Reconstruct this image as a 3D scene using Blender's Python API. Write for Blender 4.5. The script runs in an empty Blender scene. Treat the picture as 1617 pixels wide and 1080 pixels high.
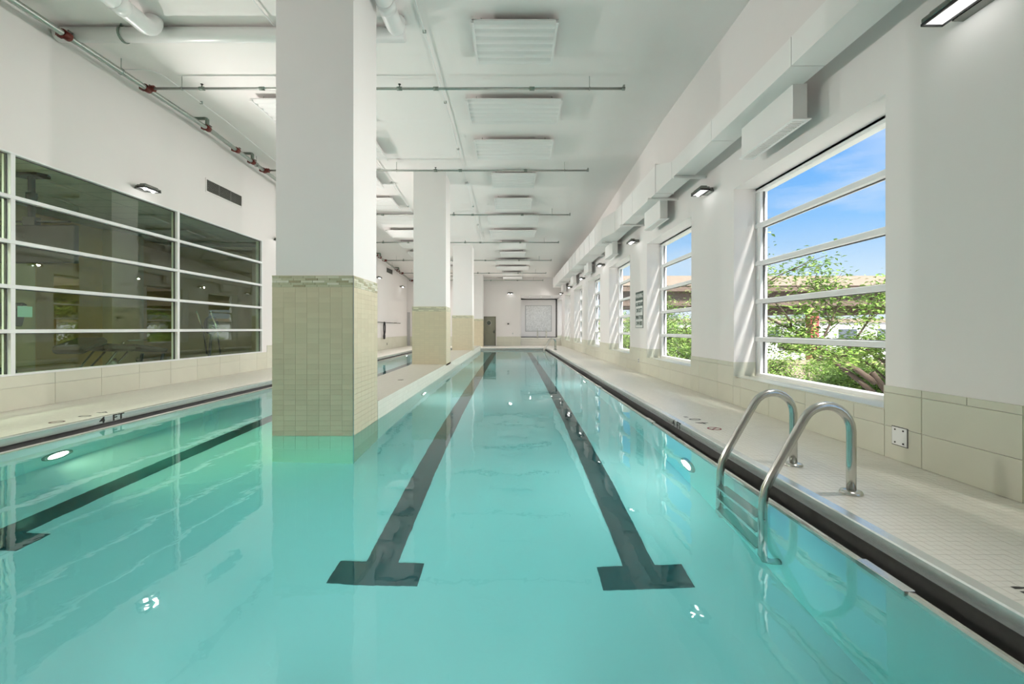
import bpy, bmesh, math, random
from mathutils import Vector, Matrix
R = math.radians
random.seed(7)
scene = bpy.context.scene
C = scene.collection

# ------------------------------------------------------------------ camera
cam_d = bpy.data.cameras.new('camera')
cam = bpy.data.objects.new('camera', cam_d); C.objects.link(cam)
cam.location = (0, 0, 1.25); cam.rotation_euler = (R(90), 0, 0)
cam_d.sensor_width = 36; cam_d.lens = 16.0
cam_d.shift_y = -21 / 1617
cam_d.clip_start = 0.02; cam_d.clip_end = 500
scene.camera = cam

# ------------------------------------------------------------------ world / sky
def build_world():
    w = bpy.data.worlds.new('sky'); scene.world = w; w.use_nodes = True
    nt = w.node_tree; nt.nodes.clear(); N = nt.nodes.new; L = nt.links.new
    out = N('ShaderNodeOutputWorld'); bg = N('ShaderNodeBackground')
    tc = N('ShaderNodeTexCoord'); sep = N('ShaderNodeSeparateXYZ')
    ramp = N('ShaderNodeValToRGB')
    cr = ramp.color_ramp
    cr.elements[0].position = 0.0; cr.elements[0].color = (.80, .90, 1.0, 1)
    cr.elements[1].position = 1.0; cr.elements[1].color = (.72, .84, 1.0, 1)
    for p, c in ((.09, (.66, .84, 1.0, 1)), (.20, (.28, .58, 1.0, 1)), (.31, (.15, .46, 1.0, 1)), (.36, (.22, .52, 1.0, 1)), (.55, (.76, .88, 1.0, 1))):
        e = cr.elements.new(p); e.color = c
    mp = N('ShaderNodeMapping'); mp.inputs['Scale'].default_value = (2.2, 2.2, 9.0)
    nz = N('ShaderNodeTexNoise'); nz.inputs['Scale'].default_value = 1.6; nz.inputs['Detail'].default_value = 7
    cr2 = N('ShaderNodeValToRGB'); cr2.color_ramp.elements[0].position = .54; cr2.color_ramp.elements[1].position = .82
    cr2.color_ramp.elements[1].color = (.75, .75, .75, 1)
    mix = N('ShaderNodeMix'); mix.data_type = 'RGBA'
    mix.inputs['B'].default_value = (.92, .96, 1.0, 1)
    L(tc.outputs['Generated'], sep.inputs[0]); L(sep.outputs['Z'], ramp.inputs[0])
    L(tc.outputs['Generated'], mp.inputs[0]); L(mp.outputs[0], nz.inputs['Vector']); L(nz.outputs[0], cr2.inputs[0])
    L(cr2.outputs[0], mix.inputs['Factor']); L(ramp.outputs[0], mix.inputs['A']); L(mix.outputs['Result'], bg.inputs[0])
    bg.inputs[1].default_value = .75
    L(bg.outputs[0], out.inputs[0])
build_world()

# sun from behind the camera, high on the right, grazing the window reveals
sd = bpy.data.lights.new('sun', 'SUN'); sun = bpy.data.objects.new('sun', sd); C.objects.link(sun)
sd.energy = 8.0; sd.angle = R(8); sd.color = (1, .96, .90)
sun.rotation_euler = Vector((-.27, .95, -1.0)).to_track_quat('-Z', 'Y').to_euler()

scene.view_settings.view_transform = 'Standard'
scene.view_settings.look = 'None'
scene.view_settings.exposure = 0.50
scene.view_settings.gamma = 1.0
scene.view_settings.use_curve_mapping = False
cy = scene.cycles
cy.use_denoising = True
cy.use_adaptive_sampling = True; cy.adaptive_threshold = .08; cy.adaptive_min_samples = 12
cy.max_bounces = 9; cy.diffuse_bounces = 4; cy.glossy_bounces = 5; cy.transmission_bounces = 8
cy.transparent_max_bounces = 24; cy.sample_clamp_indirect = 4.0
cy.caustics_refractive = True; cy.caustics_reflective = True

FLOOD_RIGHT, FLOOD_LEFT, FLOOD_FAR = 67.0, 100.0, 9.0     # watts of each wall floodlight

# ------------------------------------------------------------------ materials
MATS = {}
def mat(name, col, rough=.5, metal=0., var=.0, scale=8., bump=0., bscale=60., spec=.5, emit=None, estr=0., coat=0.):
    m = bpy.data.materials.new(name); m.use_nodes = True; nt = m.node_tree
    b = nt.nodes['Principled BSDF']; N = nt.nodes.new; L = nt.links.new
    b.inputs['Base Color'].default_value = (*col, 1); b.inputs['Roughness'].default_value = rough
    b.inputs['Metallic'].default_value = metal; b.inputs['Specular IOR Level'].default_value = spec
    b.inputs['Coat Weight'].default_value = coat
    if emit: b.inputs['Emission Color'].default_value = (*emit, 1); b.inputs['Emission Strength'].default_value = estr
    if var or bump:
        tc = N('ShaderNodeTexCoord')
    if var:
        nz = N('ShaderNodeTexNoise'); nz.inputs['Scale'].default_value = scale; nz.inputs['Detail'].default_value = 5
        mx = N('ShaderNodeMix'); mx.data_type = 'RGBA'
        mx.inputs['A'].default_value = (*[c * (1 - var) for c in col], 1)
        mx.inputs['B'].default_value = (*[min(1, c * (1 + var)) for c in col], 1)
        L(tc.outputs['Object'], nz.inputs['Vector']); L(nz.outputs[0], mx.inputs['Factor']); L(mx.outputs['Result'], b.inputs['Base Color'])
    if bump:
        n2 = N('ShaderNodeTexNoise'); n2.inputs['Scale'].default_value = bscale; n2.inputs['Detail'].default_value = 3
        bp = N('ShaderNodeBump'); bp.inputs['Strength'].default_value = bump; bp.inputs['Distance'].default_value = .002
        L(tc.outputs['Object'], n2.inputs['Vector']); L(n2.outputs[0], bp.inputs['Height']); L(bp.outputs[0], b.inputs['Normal'])
    MATS[name] = m
    return m

def tile_mat(name, col, grout, bw, bh, axes='xy', mortar=.004, rough=.45, var=.06, offset=0.0):
    """procedural tiling in metres; axes picks the two object axes that span the face"""
    m = bpy.data.materials.new(name); m.use_nodes = True; nt = m.node_tree
    b = nt.nodes['Principled BSDF']; N = nt.nodes.new; L = nt.links.new
    b.inputs['Roughness'].default_value = rough
    tc = N('ShaderNodeTexCoord'); sp = N('ShaderNodeSeparateXYZ'); cb = N('ShaderNodeCombineXYZ')
    L(tc.outputs['Object'], sp.inputs[0])
    L(sp.outputs['xyz'.index(axes[0])], cb.inputs[0]); L(sp.outputs['xyz'.index(axes[1])], cb.inputs[1])
    br = N('ShaderNodeTexBrick'); br.offset = offset; br.squash = 1.0
    br.inputs['Scale'].default_value = 1.0; br.inputs['Brick Width'].default_value = bw; br.inputs['Row Height'].default_value = bh
    br.inputs['Mortar Size'].default_value = mortar; br.inputs['Mortar Smooth'].default_value = .2
    br.inputs['Color1'].default_value = (*[c * (1 - var) for c in col], 1)
    br.inputs['Color2'].default_value = (*[min(1, c * (1 + var)) for c in col], 1)
    br.inputs['Mortar'].default_value = (*grout, 1)
    L(cb.outputs[0], br.inputs['Vector']); L(br.outputs['Color'], b.inputs['Base Color'])
    MATS[name] = m
    return m

def glass_mat(name, tint, f0=.04, f90=1.0):
    """thin pane: clear transmission plus a Schlick mirror reflection"""
    m = bpy.data.materials.new(name); m.use_nodes = True; nt = m.node_tree; nt.nodes.clear(); N = nt.nodes.new; L = nt.links.new
    o = N('ShaderNodeOutputMaterial'); mx = N('ShaderNodeMixShader'); lw = N('ShaderNodeLayerWeight'); lw.inputs[0].default_value = .5
    pw = N('ShaderNodeMath'); pw.operation = 'POWER'; pw.inputs[1].default_value = 5
    ma = N('ShaderNodeMath'); ma.operation = 'MULTIPLY_ADD'; ma.inputs[1].default_value = f90 - f0; ma.inputs[2].default_value = f0
    t = N('ShaderNodeBsdfTransparent'); t.inputs[0].default_value = (*tint, 1)
    g = N('ShaderNodeBsdfGlossy'); g.inputs['Roughness'].default_value = 0.0
    L(lw.outputs['Facing'], pw.inputs[0]); L(pw.outputs[0], ma.inputs[0]); L(ma.outputs[0], mx.inputs[0])
    L(t.outputs[0], mx.inputs[1]); L(g.outputs[0], mx.inputs[2]); L(mx.outputs[0], o.inputs[0])
    MATS[name] = m
    return m

def emis_mat(name, col, s):
    m = bpy.data.materials.new(name); m.use_nodes = True; nt = m.node_tree; nt.nodes.clear()
    o = nt.nodes.new('ShaderNodeOutputMaterial'); e = nt.nodes.new('ShaderNodeEmission')
    e.inputs[0].default_value = (*col, 1); e.inputs[1].default_value = s; nt.links.new(e.outputs[0], o.inputs[0])
    MATS[name] = m
    return m

PAINT = mat('white_wall_paint', (.83, .80, .785), .65, var=.012, scale=3, bump=.12, bscale=90)
CEIL = mat('white_ceiling_paint', (.92, .885, .865), .8, var=.012, scale=2, bump=.15, bscale=70)
COLP = mat('column_paint', (.81, .80, .785), .6, var=.012, scale=3)
DUCT = mat('white_duct_paint', (.88, .865, .85), .5, var=.01, scale=4)
WHITE = mat('white_enamel', (.84, .85, .84), .35)
FRAME = mat('white_window_frame', (.84, .85, .85), .35)
GASKET = mat('dark_gasket', (.10, .10, .10), .6)
TILE = mat('beige_stone_tile', (.66, .655, .545), .42, var=.05, scale=2.5, bump=.05, bscale=30)
TILE_B = mat('beige_stone_tile_warm', (.64, .635, .52), .42, var=.05, scale=3.5, bump=.05, bscale=30)
GROUT = mat('grey_grout', (.50, .50, .42), .8, var=.05, scale=30)
CTILE = mat('column_ceramic_tile', (.60, .54, .38), .40, var=.05, scale=9)
CTILE2 = mat('column_ceramic_tile_light', (.63, .57, .405), .40, var=.05, scale=9)
CGROUT = mat('column_grout', (.57, .51, .36), .8)
STRIPS = [mat('mosaic_strip_' + n, c, .25, var=.12, scale=20) for n, c in
          (('sand', (.66, .65, .50)), ('olive', (.46, .45, .30)), ('moss', (.54, .54, .38)), ('cream', (.72, .72, .60)), ('brown', (.40, .37, .24)))]
CBRICK = tile_mat('column_tile_field', (.62, .56, .40), (.55, .50, .36), .15, .066, 'xz', .003, var=.03)
CBRICK_Y = tile_mat('column_tile_field_side', (.62, .56, .40), (.55, .50, .36), .15, .066, 'yz', .003, var=.03)
CBAND = tile_mat('column_mosaic_band', (.56, .55, .40), (.5, .5, .38), .156, .029, 'xz', .002, var=.28, offset=.5)
CBAND_Y = tile_mat('column_mosaic_band_side', (.56, .55, .40), (.5, .5, .38), .156, .029, 'yz', .002, var=.28, offset=.5)
DECK = tile_mat('deck_mosaic', (.80, .775, .69), (.56, .54, .48), .053, .053, 'xy', .0022, .38, .035)
DTILE = mat('deck_tile', (.80, .775, .69), .36, var=.03, scale=6)
DGROUT = mat('deck_grout', (.36, .35, .31), .85)
ISLE_SHADED = tile_mat('island_tile_shaded', (.42, .41, .345), (.37, .36, .30), .10, .10, 'xy', .003, .4, .03)  # island top: shade put into the tile colour, darker than the sides
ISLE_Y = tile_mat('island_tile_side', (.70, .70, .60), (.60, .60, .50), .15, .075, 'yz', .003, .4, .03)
PLASTER = mat('pale_pool_plaster', (.87, .92, .92), .7, var=.03, scale=1.2)
LANE = mat('lane_tile', (.020, .075, .085), .4, var=.15, scale=12)
STEEL = mat('brushed_stainless', (.62, .62, .59), .22, 1.0, var=.06, scale=25)
STEEL_D = mat('gutter_stainless', (.72, .75, .74), .26, .8, var=.05, scale=14)
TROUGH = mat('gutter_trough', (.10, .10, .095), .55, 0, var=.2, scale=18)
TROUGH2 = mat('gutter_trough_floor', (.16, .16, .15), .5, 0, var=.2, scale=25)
GALV = mat('galvanised_pipe', (.42, .45, .42), .38, .85, var=.15, scale=18)
RED = mat('red_coupling', (.15, .022, .014), .5, var=.2, scale=30)
GREYELB = mat('grey_green_elbow', (.20, .25, .21), .5, .3, var=.1, scale=20)
CHROME = mat('dark_chrome', (.20, .21, .19), .25, .9)
BLACK = mat('black_plastic', (.012, .013, .012), .45)
DGREY = mat('dark_grey_rubber', (.045, .045, .045), .7, var=.2, scale=20)
TAN = mat('tan_gym_paint', (.52, .33, .10), .7, var=.03, scale=2)
TAN2 = mat('pale_gym_paint', (.46, .40, .20), .7, var=.03, scale=2)
GYMCEIL = tile_mat('gym_ceiling_tile', (.55, .60, .57), (.35, .40, .38), 1.2, .6, 'xy', .02, .9, .02)
GYMFLOOR = mat('gym_rubber_floor', (.06, .055, .045), .8, var=.3, scale=30)
DOORM = mat('olive_grey_door', (.27, .27, .21), .5, var=.10, scale=3)
DOORD = mat('door_frame_paint', (.17, .17, .12), .5)
VENT = mat('vent_slat_metal', (.30, .30, .27), .5, .2)
VENTD = mat('vent_shadow_box', (.05, .05, .045), .8)
SIGNW = mat('sign_white', (.72, .74, .72), .5)
SIGNG = mat('sign_dark_green', (.03, .075, .055), .5)
REDP = mat('red_print', (.30, .01, .03), .5)
BARK = mat('brown_bark', (.12, .085, .065), .9, var=.35, scale=14)
LEAF = [mat('leaf_' + n, c, .6, var=.3, scale=3) for n, c in (('bright', (.25, .40, .07)), ('mid', (.17, .31, .055)), ('light', (.34, .46, .14)))]
CONC = mat('beige_concrete', (.34, .27, .215), .9, var=.15, scale=.8)
CONCD = mat('brown_girder', (.16, .115, .09), .9, var=.2, scale=1)
REDCOL = mat('red_painted_steel', (.52, .10, .10), .7, var=.12, scale=3)
WBLD = mat('pale_building', (.80, .82, .84), .7, var=.04, scale=.5)
ASPH = mat('pale_paving', (.56, .52, .47), .95, var=.2, scale=.4)
PANEL = mat('ribbed_panel_white', (.87, .855, .84), .6, var=.01, scale=3)
GLASS = glass_mat('clear_window_glass', (.98, .985, .98), .015, .3)
GREENGLASS = glass_mat('green_tinted_glass', (.76, .88, .80), .075)
BULB = emis_mat('floodlight_bulb', (1, 1, .97), 10.0)
LENS = emis_mat('floodlight_lens', (1, 1, .97), .85)
DOWN = emis_mat('downlight_lens', (1, 1, .97), 4.0)

# ------------------------------------------------------------------ mesh helpers
class MB:
    def __init__(s): s.v = []; s.f = []; s.mi = []; s.cur = 0; s.sm = []
    def mats(s, i): s.cur = i; return s
    def _add(s, vs, fs, smooth=False):
        n = len(s.v); s.v += [tuple(p) for p in vs]
        for f in fs: s.f.append(tuple(n + i for i in f)); s.mi.append(s.cur); s.sm.append(smooth)
        return s
    def box(s, x0, x1, y0, y1, z0, z1):
        return s._add([(x0, y0, z0), (x1, y0, z0), (x1, y1, z0), (x0, y1, z0), (x0, y0, z1), (x1, y0, z1), (x1, y1, z1), (x0, y1, z1)],
                      [(0, 3, 2, 1), (4, 5, 6, 7), (0, 1, 5, 4), (1, 2, 6, 5), (2, 3, 7, 6), (3, 0, 4, 7)])
    def prism(s, poly, axis, a, b):
        """extrude 2-D polygon along axis from a to b; poly in the two other axes (x: yz, y: xz, z: xy)"""
        def P(p, t): return {'x': (t, p[0], p[1]), 'y': (p[0], t, p[1]), 'z': (p[0], p[1], t)}[axis]
        n = len(poly)
        vs = [P(p, a) for p in poly] + [P(p, b) for p in poly]
        fs = [(i, (i + 1) % n, n + (i + 1) % n, n + i) for i in range(n)] + [tuple(range(n - 1, -1, -1)), tuple(range(n, 2 * n))]
        return s._add(vs, fs)
    def tube(s, pts, r, n=10, cap=True, radii=None):
        pts = [Vector(p) for p in pts]; k = len(pts)
        t0 = (pts[1] - pts[0]).normalized()
        ref = Vector((0, 0, 1)) if abs(t0.z) < .9 else Vector((1, 0, 0))
        u = t0.cross(ref).normalized(); vs = []; fs = []
        for i, p in enumerate(pts):
            t = (pts[min(i + 1, k - 1)] - pts[max(i - 1, 0)]).normalized()
            u = (u - t * u.dot(t)).normalized(); w = t.cross(u)
            rr = radii[i] if radii else r
            for j in range(n):
                a = 2 * math.pi * j / n
                vs.append(p + (u * math.cos(a) + w * math.sin(a)) * rr)
        for i in range(k - 1):
            for j in range(n):
                fs.append((i * n + j, i * n + (j + 1) % n, (i + 1) * n + (j + 1) % n, (i + 1) * n + j))
        s._add(vs, fs, True)
        if cap:
            m = len(s.v) - k * n
            s.f.append(tuple(m + j for j in range(n - 1, -1, -1))); s.mi.append(s.cur); s.sm.append(False)
            s.f.append(tuple(m + (k - 1) * n + j for j in range(n))); s.mi.append(s.cur); s.sm.append(False)
        return s
    def lathe(s, prof, c=(0, 0, 0), n=20, axis='z'):
        vs = []; fs = []; k = len(prof)
        for r, h in prof:
            for j in range(n):
                a = 2 * math.pi * j / n; x, y = r * math.cos(a), r * math.sin(a)
                p = {'z': (x, y, h), 'x': (h, x, y), 'y': (x, h, y)}[axis]
                vs.append((p[0] + c[0], p[1] + c[1], p[2] + c[2]))
        for i in range(k - 1):
            for j in range(n): fs.append((i * n + j, i * n + (j + 1) % n, (i + 1) * n + (j + 1) % n, (i + 1) * n + j))
        return s._add(vs, fs, True)
    def mesh(s, name, mats, bevel=0):
        me = bpy.data.meshes.new(name); me.from_pydata(s.v, [], s.f)
        if not isinstance(mats, (list, tuple)): mats = [mats]
        for m in mats: me.materials.append(m)
        me.polygons.foreach_set('material_index', s.mi); me.polygons.foreach_set('use_smooth', s.sm)
        bm = bmesh.new(); bm.from_mesh(me)
        bmesh.ops.recalc_face_normals(bm, faces=bm.faces)
        if bevel:
            bmesh.ops.remove_doubles(bm, verts=bm.verts, dist=1e-5)
            bmesh.ops.bevel(bm, geom=bm.edges, offset=bevel, segments=1, affect='EDGES', clamp_overlap=True)
        bm.to_mesh(me); bm.free(); me.update()
        return me

def link(o, parent=None, loc=None):
    C.objects.link(o)
    if parent: o.parent = parent
    if loc is not None: o.location = loc
    return o
def ob(name, mb, mats, parent=None, loc=None, bevel=0):
    me = mb.mesh(name, mats, bevel) if isinstance(mb, MB) else mb
    return link(bpy.data.objects.new(name, me), parent, loc)
def box(name, b, m, parent=None, bevel=0, loc=None): return ob(name, MB().box(*b), m, parent, loc, bevel)
def tag(o, label=None, cat=None, group=None, kind=None):
    if label: o['label'] = label
    if cat: o['category'] = cat
    if group: o['group'] = group
    if kind: o['kind'] = kind
    return o
def thing(name, label, cat, loc=(0, 0, 0), group=None, rz=0):
    o = bpy.data.objects.new(name, None); C.objects.link(o); o.location = loc; o.rotation_euler = (0, 0, rz); o.empty_display_size = .1
    return tag(o, label, cat, group)
def struct(name, mb, m, label=None, parent=None, bevel=0):
    return tag(ob(name, mb, m, parent, bevel=bevel), label, kind='structure')
def copy_tree(o, parent=None):
    c = o.copy(); C.objects.link(c)
    if parent: c.parent = parent
    for ch in list(o.children): copy_tree(ch, c)
    return c
def text_mesh(body, size, m, depth=.001, name='lettering', align='CENTER', bold=0.0):
    cu = bpy.data.curves.new(name, 'FONT'); cu.body = body; cu.size = size; cu.align_x = align; cu.align_y = 'CENTER'
    cu.extrude = depth; cu.offset = bold; cu.resolution_u = 3
    o = bpy.data.objects.new(name, cu); C.objects.link(o)
    dg = bpy.context.evaluated_depsgraph_get()
    me = bpy.data.meshes.new_from_object(o.evaluated_get(dg)); me.materials.clear(); me.materials.append(m); me.name = name
    bpy.data.objects.remove(o); bpy.data.curves.remove(cu)
    return me
def orient(o, right, up, loc):
    r = Vector(right); u = Vector(up); n = r.cross(u)
    o.matrix_basis = Matrix.Translation(loc) @ Matrix((r, u, n)).transposed().to_4x4()

# ------------------------------------------------------------------ dimensions
XR, XL, YF, YB = 3.66, -7.65, 33.2, -6.0          # right / left wall faces, far and back wall
ZW = -.13                                          # water level (deck is z = 0)
PX0, PX1, PY0, PY1, PZ = -5.60, 2.035, 1.15, 29.3, -1.35
def cz(y): return 6.30 - .06 * max(0.0, y - 11.0)
WY = [4.46 + 4.83 * i for i in range(-1, 7)]; WW = 3.05; WZ0, WZ1 = .46, 3.55
ALX = .65; ALY = 37.0                              # spa alcove

# ------------------------------------------------------------------ shell
fl = MB()
fl.box(2.303, XR + .1, YB, ALY, -.25, -.004)                        # right deck slab
fl.box(XL - .1, -5.862, YB, YF, -.25, -.004)                        # left deck
fl.box(-5.862, 2.303, YB, .885, -.25, -.004)                        # near deck
fl.box(-5.862, 2.303, 29.565, ALY, -.25, -.004)                     # far deck
floor = struct('floor', fl, DGROUT, 'tiled pool deck around the water')
dt = MB()
Y_TILE = 5.7
dt.box(2.303, XR + .1, Y_TILE, ALY, -.004, 0); dt.box(XL - .1, -5.862, YB, YF, -.004, 0)
dt.box(-5.862, 2.303, YB, .885, -.004, 0); dt.box(-5.862, 2.303, 29.565, ALY, -.004, 0); dt.box(2.303, XR + .1, YB, 1.2, -.004, 0)
ob('tile_field', dt, DECK, floor)

def tile_mesh(name, w, h, t, m, axis, bev=.0015):
    """tile centred on its face; axis is its outward axis"""
    mb = MB()
    if axis == 'z': mb.box(-w / 2, w / 2, -h / 2, h / 2, -t, 0)
    elif axis == 'x': mb.box(-t, 0, -w / 2, w / 2, -h / 2, h / 2)
    elif axis == '-x': mb.box(0, t, -w / 2, w / 2, -h / 2, h / 2)
    elif axis == '-y': mb.box(-w / 2, w / 2, 0, t, -h / 2, h / 2)
    elif axis == 'y': mb.box(-w / 2, w / 2, -t, 0, -h / 2, h / 2)
    return mb.mesh(name, m, bev)
# near deck tiles: the 300 largest in view singly, the rest joined
P = .053
tm = tile_mesh('tile', P - .0022, P - .0022, .006, DTILE, 'z', 0)
cells = []
ny = int((Y_TILE - 1.2) / P); nx = int((XR - 2.303) / P)
for j in range(ny):
    for i in range(nx + 1):
        x = 2.303 + (i + .5) * P; y = Y_TILE - (j + .5) * P
        cells.append((x, y))
vis = [c for c in cells if 808.5 + 718.7 * c[0] / c[1] < 1622 and 519 + 718.7 * 1.25 / c[1] < 1085]
vis.sort(key=lambda c: c[1]); single = set(vis[:300])
rest = MB()
for (x, y) in cells:
    z = random.uniform(-.0004, .0004)
    if (x, y) in single:
        link(bpy.data.objects.new('tile', tm), floor, (x, y, z))
    else:
        h = P / 2 - .0011
        rest.box(x - h, min(x + h, XR), y - h, y + h, -.006, z)
tag(ob('small_tiles', rest, DTILE, floor), kind='stuff')

# ceiling: level, then falling away towards the far wall
cl = MB()
prof = [(YB - .2, 6.30), (11, 6.30), (YF + .2, cz(YF + .2)), (YF + .2, 6.9), (YB - .2, 6.9)]
cl.prism(prof, 'x', XL - .3, XR + .45)
struct('ceiling', cl, CEIL, 'white painted ceiling')

# right wall with window openings, reveals .36 deep
XO = XR + .36
wr = MB()
edges = [YB - .2]
for y in WY: edges += [y, y + WW]
edges.append(ALY + .2)
for k in range(0, len(edges), 2): wr.box(XR, XO, edges[k], edges[k + 1], -.25, 6.8)
for y in WY:
    wr.box(XR, XO, y, y + WW, WZ1, 6.8); wr.box(XR, XO, y, y + WW, -.25, WZ0)
wall_right = struct('wall_right', wr, PAINT, 'white wall pierced by a row of tall windows')

# dado tiles on the right wall: two courses of long stone tiles and a cap course, each a tile
DT = .012
backer = MB()
meshes = {}
def dado(x, axis, y0, y1, z0, z1, parent, m, name='tile', gap=.004):
    w, h = y1 - y0 - gap, z1 - z0 - gap
    if w < .02 or h < .02: return
    key = (axis, round(w, 3), round(h, 3), m.name)
    if key not in meshes: meshes[key] = tile_mesh(name, w, h, DT, m, axis, .002)
    link(bpy.data.objects.new(name, meshes[key]), parent, (x, (y0 + y1) / 2, (z0 + z1) / 2))
def cuts(a, b, step, off):
    k = math.floor((a - off) / step) + 1; r = [a]
    while off + k * step < b - .01: r.append(off + k * step); k += 1
    return r + [b]
def is_pier(y): return not any(w < y < w + WW for w in WY)
XD = XR - DT
for row, (z0, z1, st, off) in enumerate(((0, .31, .805, .03), (.31, .632, .805, .03), (.632, .70, .4025, .03))):
    for k in range(0, len(edges), 2):                       # piers
        c = cuts(max(edges[k], -1), min(edges[k + 1], ALY), st, off)
        for a, b in zip(c, c[1:]): dado(XD, '-x', a, b, z0, z1, wall_right, TILE if random.random() < .5 else TILE_B)
    for y in WY:                                            # under the sills
        if z0 >= WZ0: continue
        c = cuts(y, y + WW, st, off)
        for a, b in zip(c, c[1:]): dado(XD, '-x', a, b, z0, min(z1, WZ0), wall_right, TILE if random.random() < .5 else TILE_B)
for y in WY:                                                # dado returning into the reveals, and tiled sills
    for a, b in ((XD, XR + .175), (XR + .175, XO)):
        for yy, ax, s in ((y + WW, '-y', -1), (y, 'y', 1)):
            key = ('rev', ax, round(b - a, 3))
            if key not in meshes: meshes[key] = tile_mesh('tile', b - a - .003, .70 - WZ0 - .003, .01, TILE, ax, .0015)
            link(bpy.data.objects.new('tile', meshes[key]), wall_right, ((a + b) / 2, yy + s * .010, (WZ0 + .70) / 2))
    for k in range(4):
        key = 'sill'
        if key not in meshes: meshes[key] = tile_mesh('tile', XO - XD - .002, WW / 4 - .003, .012, TILE, 'z', .0015)
        link(bpy.data.objects.new('tile', meshes[key]), wall_right, ((XO + XD) / 2, y + WW * (k + .5) / 4, WZ0 + .012))

# left wall with the gym window opening
LW0, LW1, LZ0, LZ1 = 3.50, 13.94, .525, 3.95
wl = MB()
wl.box(XL - .2, XL, YB - .2, LW0, -.25, 6.8); wl.box(XL - .2, XL, LW1, YF + .2, -.25, 6.8)
wl.box(XL - .2, XL, LW0, LW1, LZ1, 6.8); wl.box(XL - .2, XL, LW0, LW1, -.25, LZ0)
wall_left = struct('wall_left', wl, PAINT, 'long white wall above the left deck')
for z0, z1 in ((0, .345), (.345, .525)):
    c = cuts(2.5, LW1 + .25, .86, .0 + 7.61)
    for a, b in zip(c, c[1:]): dado(XL + DT, 'x', a, b, z0, z1, wall_left, TILE if random.random() < .5 else TILE_B)
for z0, z1 in ((0, .345), (.345, .66), (.66, .73)):
    c = cuts(LW1 + .25, YF, .86, 7.61)
    for a, b in zip(c, c[1:]): dado(XL + DT, 'x', a, b, z0, z1, wall_left, TILE if random.random() < .5 else TILE_B)

# far wall with door and spa alcove
wf = MB()
DX0, DX1, DZ = -2.10, -1.18, 2.14
wf.box(XL - .2, DX0, YF, YF + .2, -.25, 6.8); wf.box(DX1, ALX, YF, YF + .2, -.25, 6.8)
wf.box(DX0, DX1, YF, YF + .2, DZ, 6.8); wf.box(ALX, XR, YF, YF + .2, 3.68, 6.8)
wall_far = struct('wall_far', wf, PAINT, 'white far end wall of the pool hall')
for z0, z1 in ((0, .34), (.34, .68)):
    for x0, x1 in ((DX1 + .06, ALX),):
        n = 3
        for k in range(n):
            a = x0 + (x1 - x0) * k / n; b = x0 + (x1 - x0) * (k + 1) / n
            me = tile_mesh('tile', b - a - .004, z1 - z0 - .004, DT, TILE, '-y', .002)
            link(bpy.data.objects.new('tile', me), wall_far, ((a + b) / 2, YF - DT, (z0 + z1) / 2))
    x0, x1, n = XL + .02, DX0 - .06, 7
    for k in range(n):
        a = x0 + (x1 - x0) * k / n; b = x0 + (x1 - x0) * (k + 1) / n
        me = meshes.setdefault(('far', z0), tile_mesh('tile', b - a - .004, z1 - z0 - .004, DT, TILE, '-y', .002))
        link(bpy.data.objects.new('tile', me), wall_far, ((a + b) / 2, YF - DT, (z0 + z1) / 2))
struct('wall_alcove', MB().box(ALX - .2, XR + .1, ALY, ALY + .2, -.25, 4.2), PAINT, 'white back wall of the spa alcove')
struct('wall_alcove_side', MB().box(ALX - .2, ALX, YF + .2, ALY, -.25, 4.2), PAINT, 'white side wall of the spa alcove')
struct('ceiling_alcove', MB().box(ALX, XR, YF + .2, ALY, 3.68, 3.9), PAINT, 'low white ceiling of the spa alcove')
wb = MB(); wb.box(XL - .2, XO, YB - .2, YB, -.25, 6.8)
struct('wall_near', wb, PAINT, 'white wall behind the camera')

# narrow grey recess in the far left corner
box('corner_pilaster', (XL + .02, XL + .22, YF - .06, YF - .013, 0, 2.45), mat('grey_pilaster', (.50, .50, .50), .6, var=.03), wall_far)

# ------------------------------------------------------------------ pool basin, island, gutters, water
pb = MB()
pb.box(PX0 - .3, PX1 + .3, PY0 - .3, PY1 + .3, PZ - .2, PZ)                # floor
pb.box(PX0 - .262, PX0, PY0 - .3, PY1 + .3, PZ, -.30); pb.box(PX1, PX1 + .268, PY0 - .3, PY1 + .3, PZ, -.30)
pb.box(PX0, PX1, PY0 - .265, PY0, PZ, -.30); pb.box(PX0, PX1, PY1, PY1 + .265, PZ, -.30)
# weir walls up to the lip, trough behind them
for a, b in ((PX0 - .045, PX0), (PX1, PX1 + .045)): pb.box(a, b, PY0 - .045, PY1 + .045, -.30, ZW - .012)
for a, b in ((PY0 - .045, PY0), (PY1, PY1 + .045)): pb.box(PX0, PX1, a, b, -.30, ZW - .012)
basin = struct('pool_basin', pb, PLASTER, 'pale plastered pool basin under the water')
def lane(cx, y0, y1, tw=.345, w=.13, tb=.28):
    o = MB().box(cx - w, cx + w, y0 + tb, y1 - tb, PZ - .01, PZ + .004).box(cx - tw, cx + tw, y0, y0 + tb, PZ - .01, PZ + .004).box(cx - tw, cx + tw, y1 - tb, y1, PZ - .01, PZ + .004)
    return ob('lane_line', o, LANE, basin)
lane(-1.07, 3.475, 27.9); lane(1.035, 3.43, 27.9); lane(-4.34, 3.66, 27.9)

IX0, IX1, IY0, IZ = -3.085, -2.035, 5.85, .15
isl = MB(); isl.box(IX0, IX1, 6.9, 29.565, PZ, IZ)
island = struct('pool_island', isl, [ISLE_SHADED, ISLE_Y], 'low tiled island wall dividing the pool')
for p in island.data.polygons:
    if abs(p.normal.z) < .5: p.material_index = 1

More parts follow.
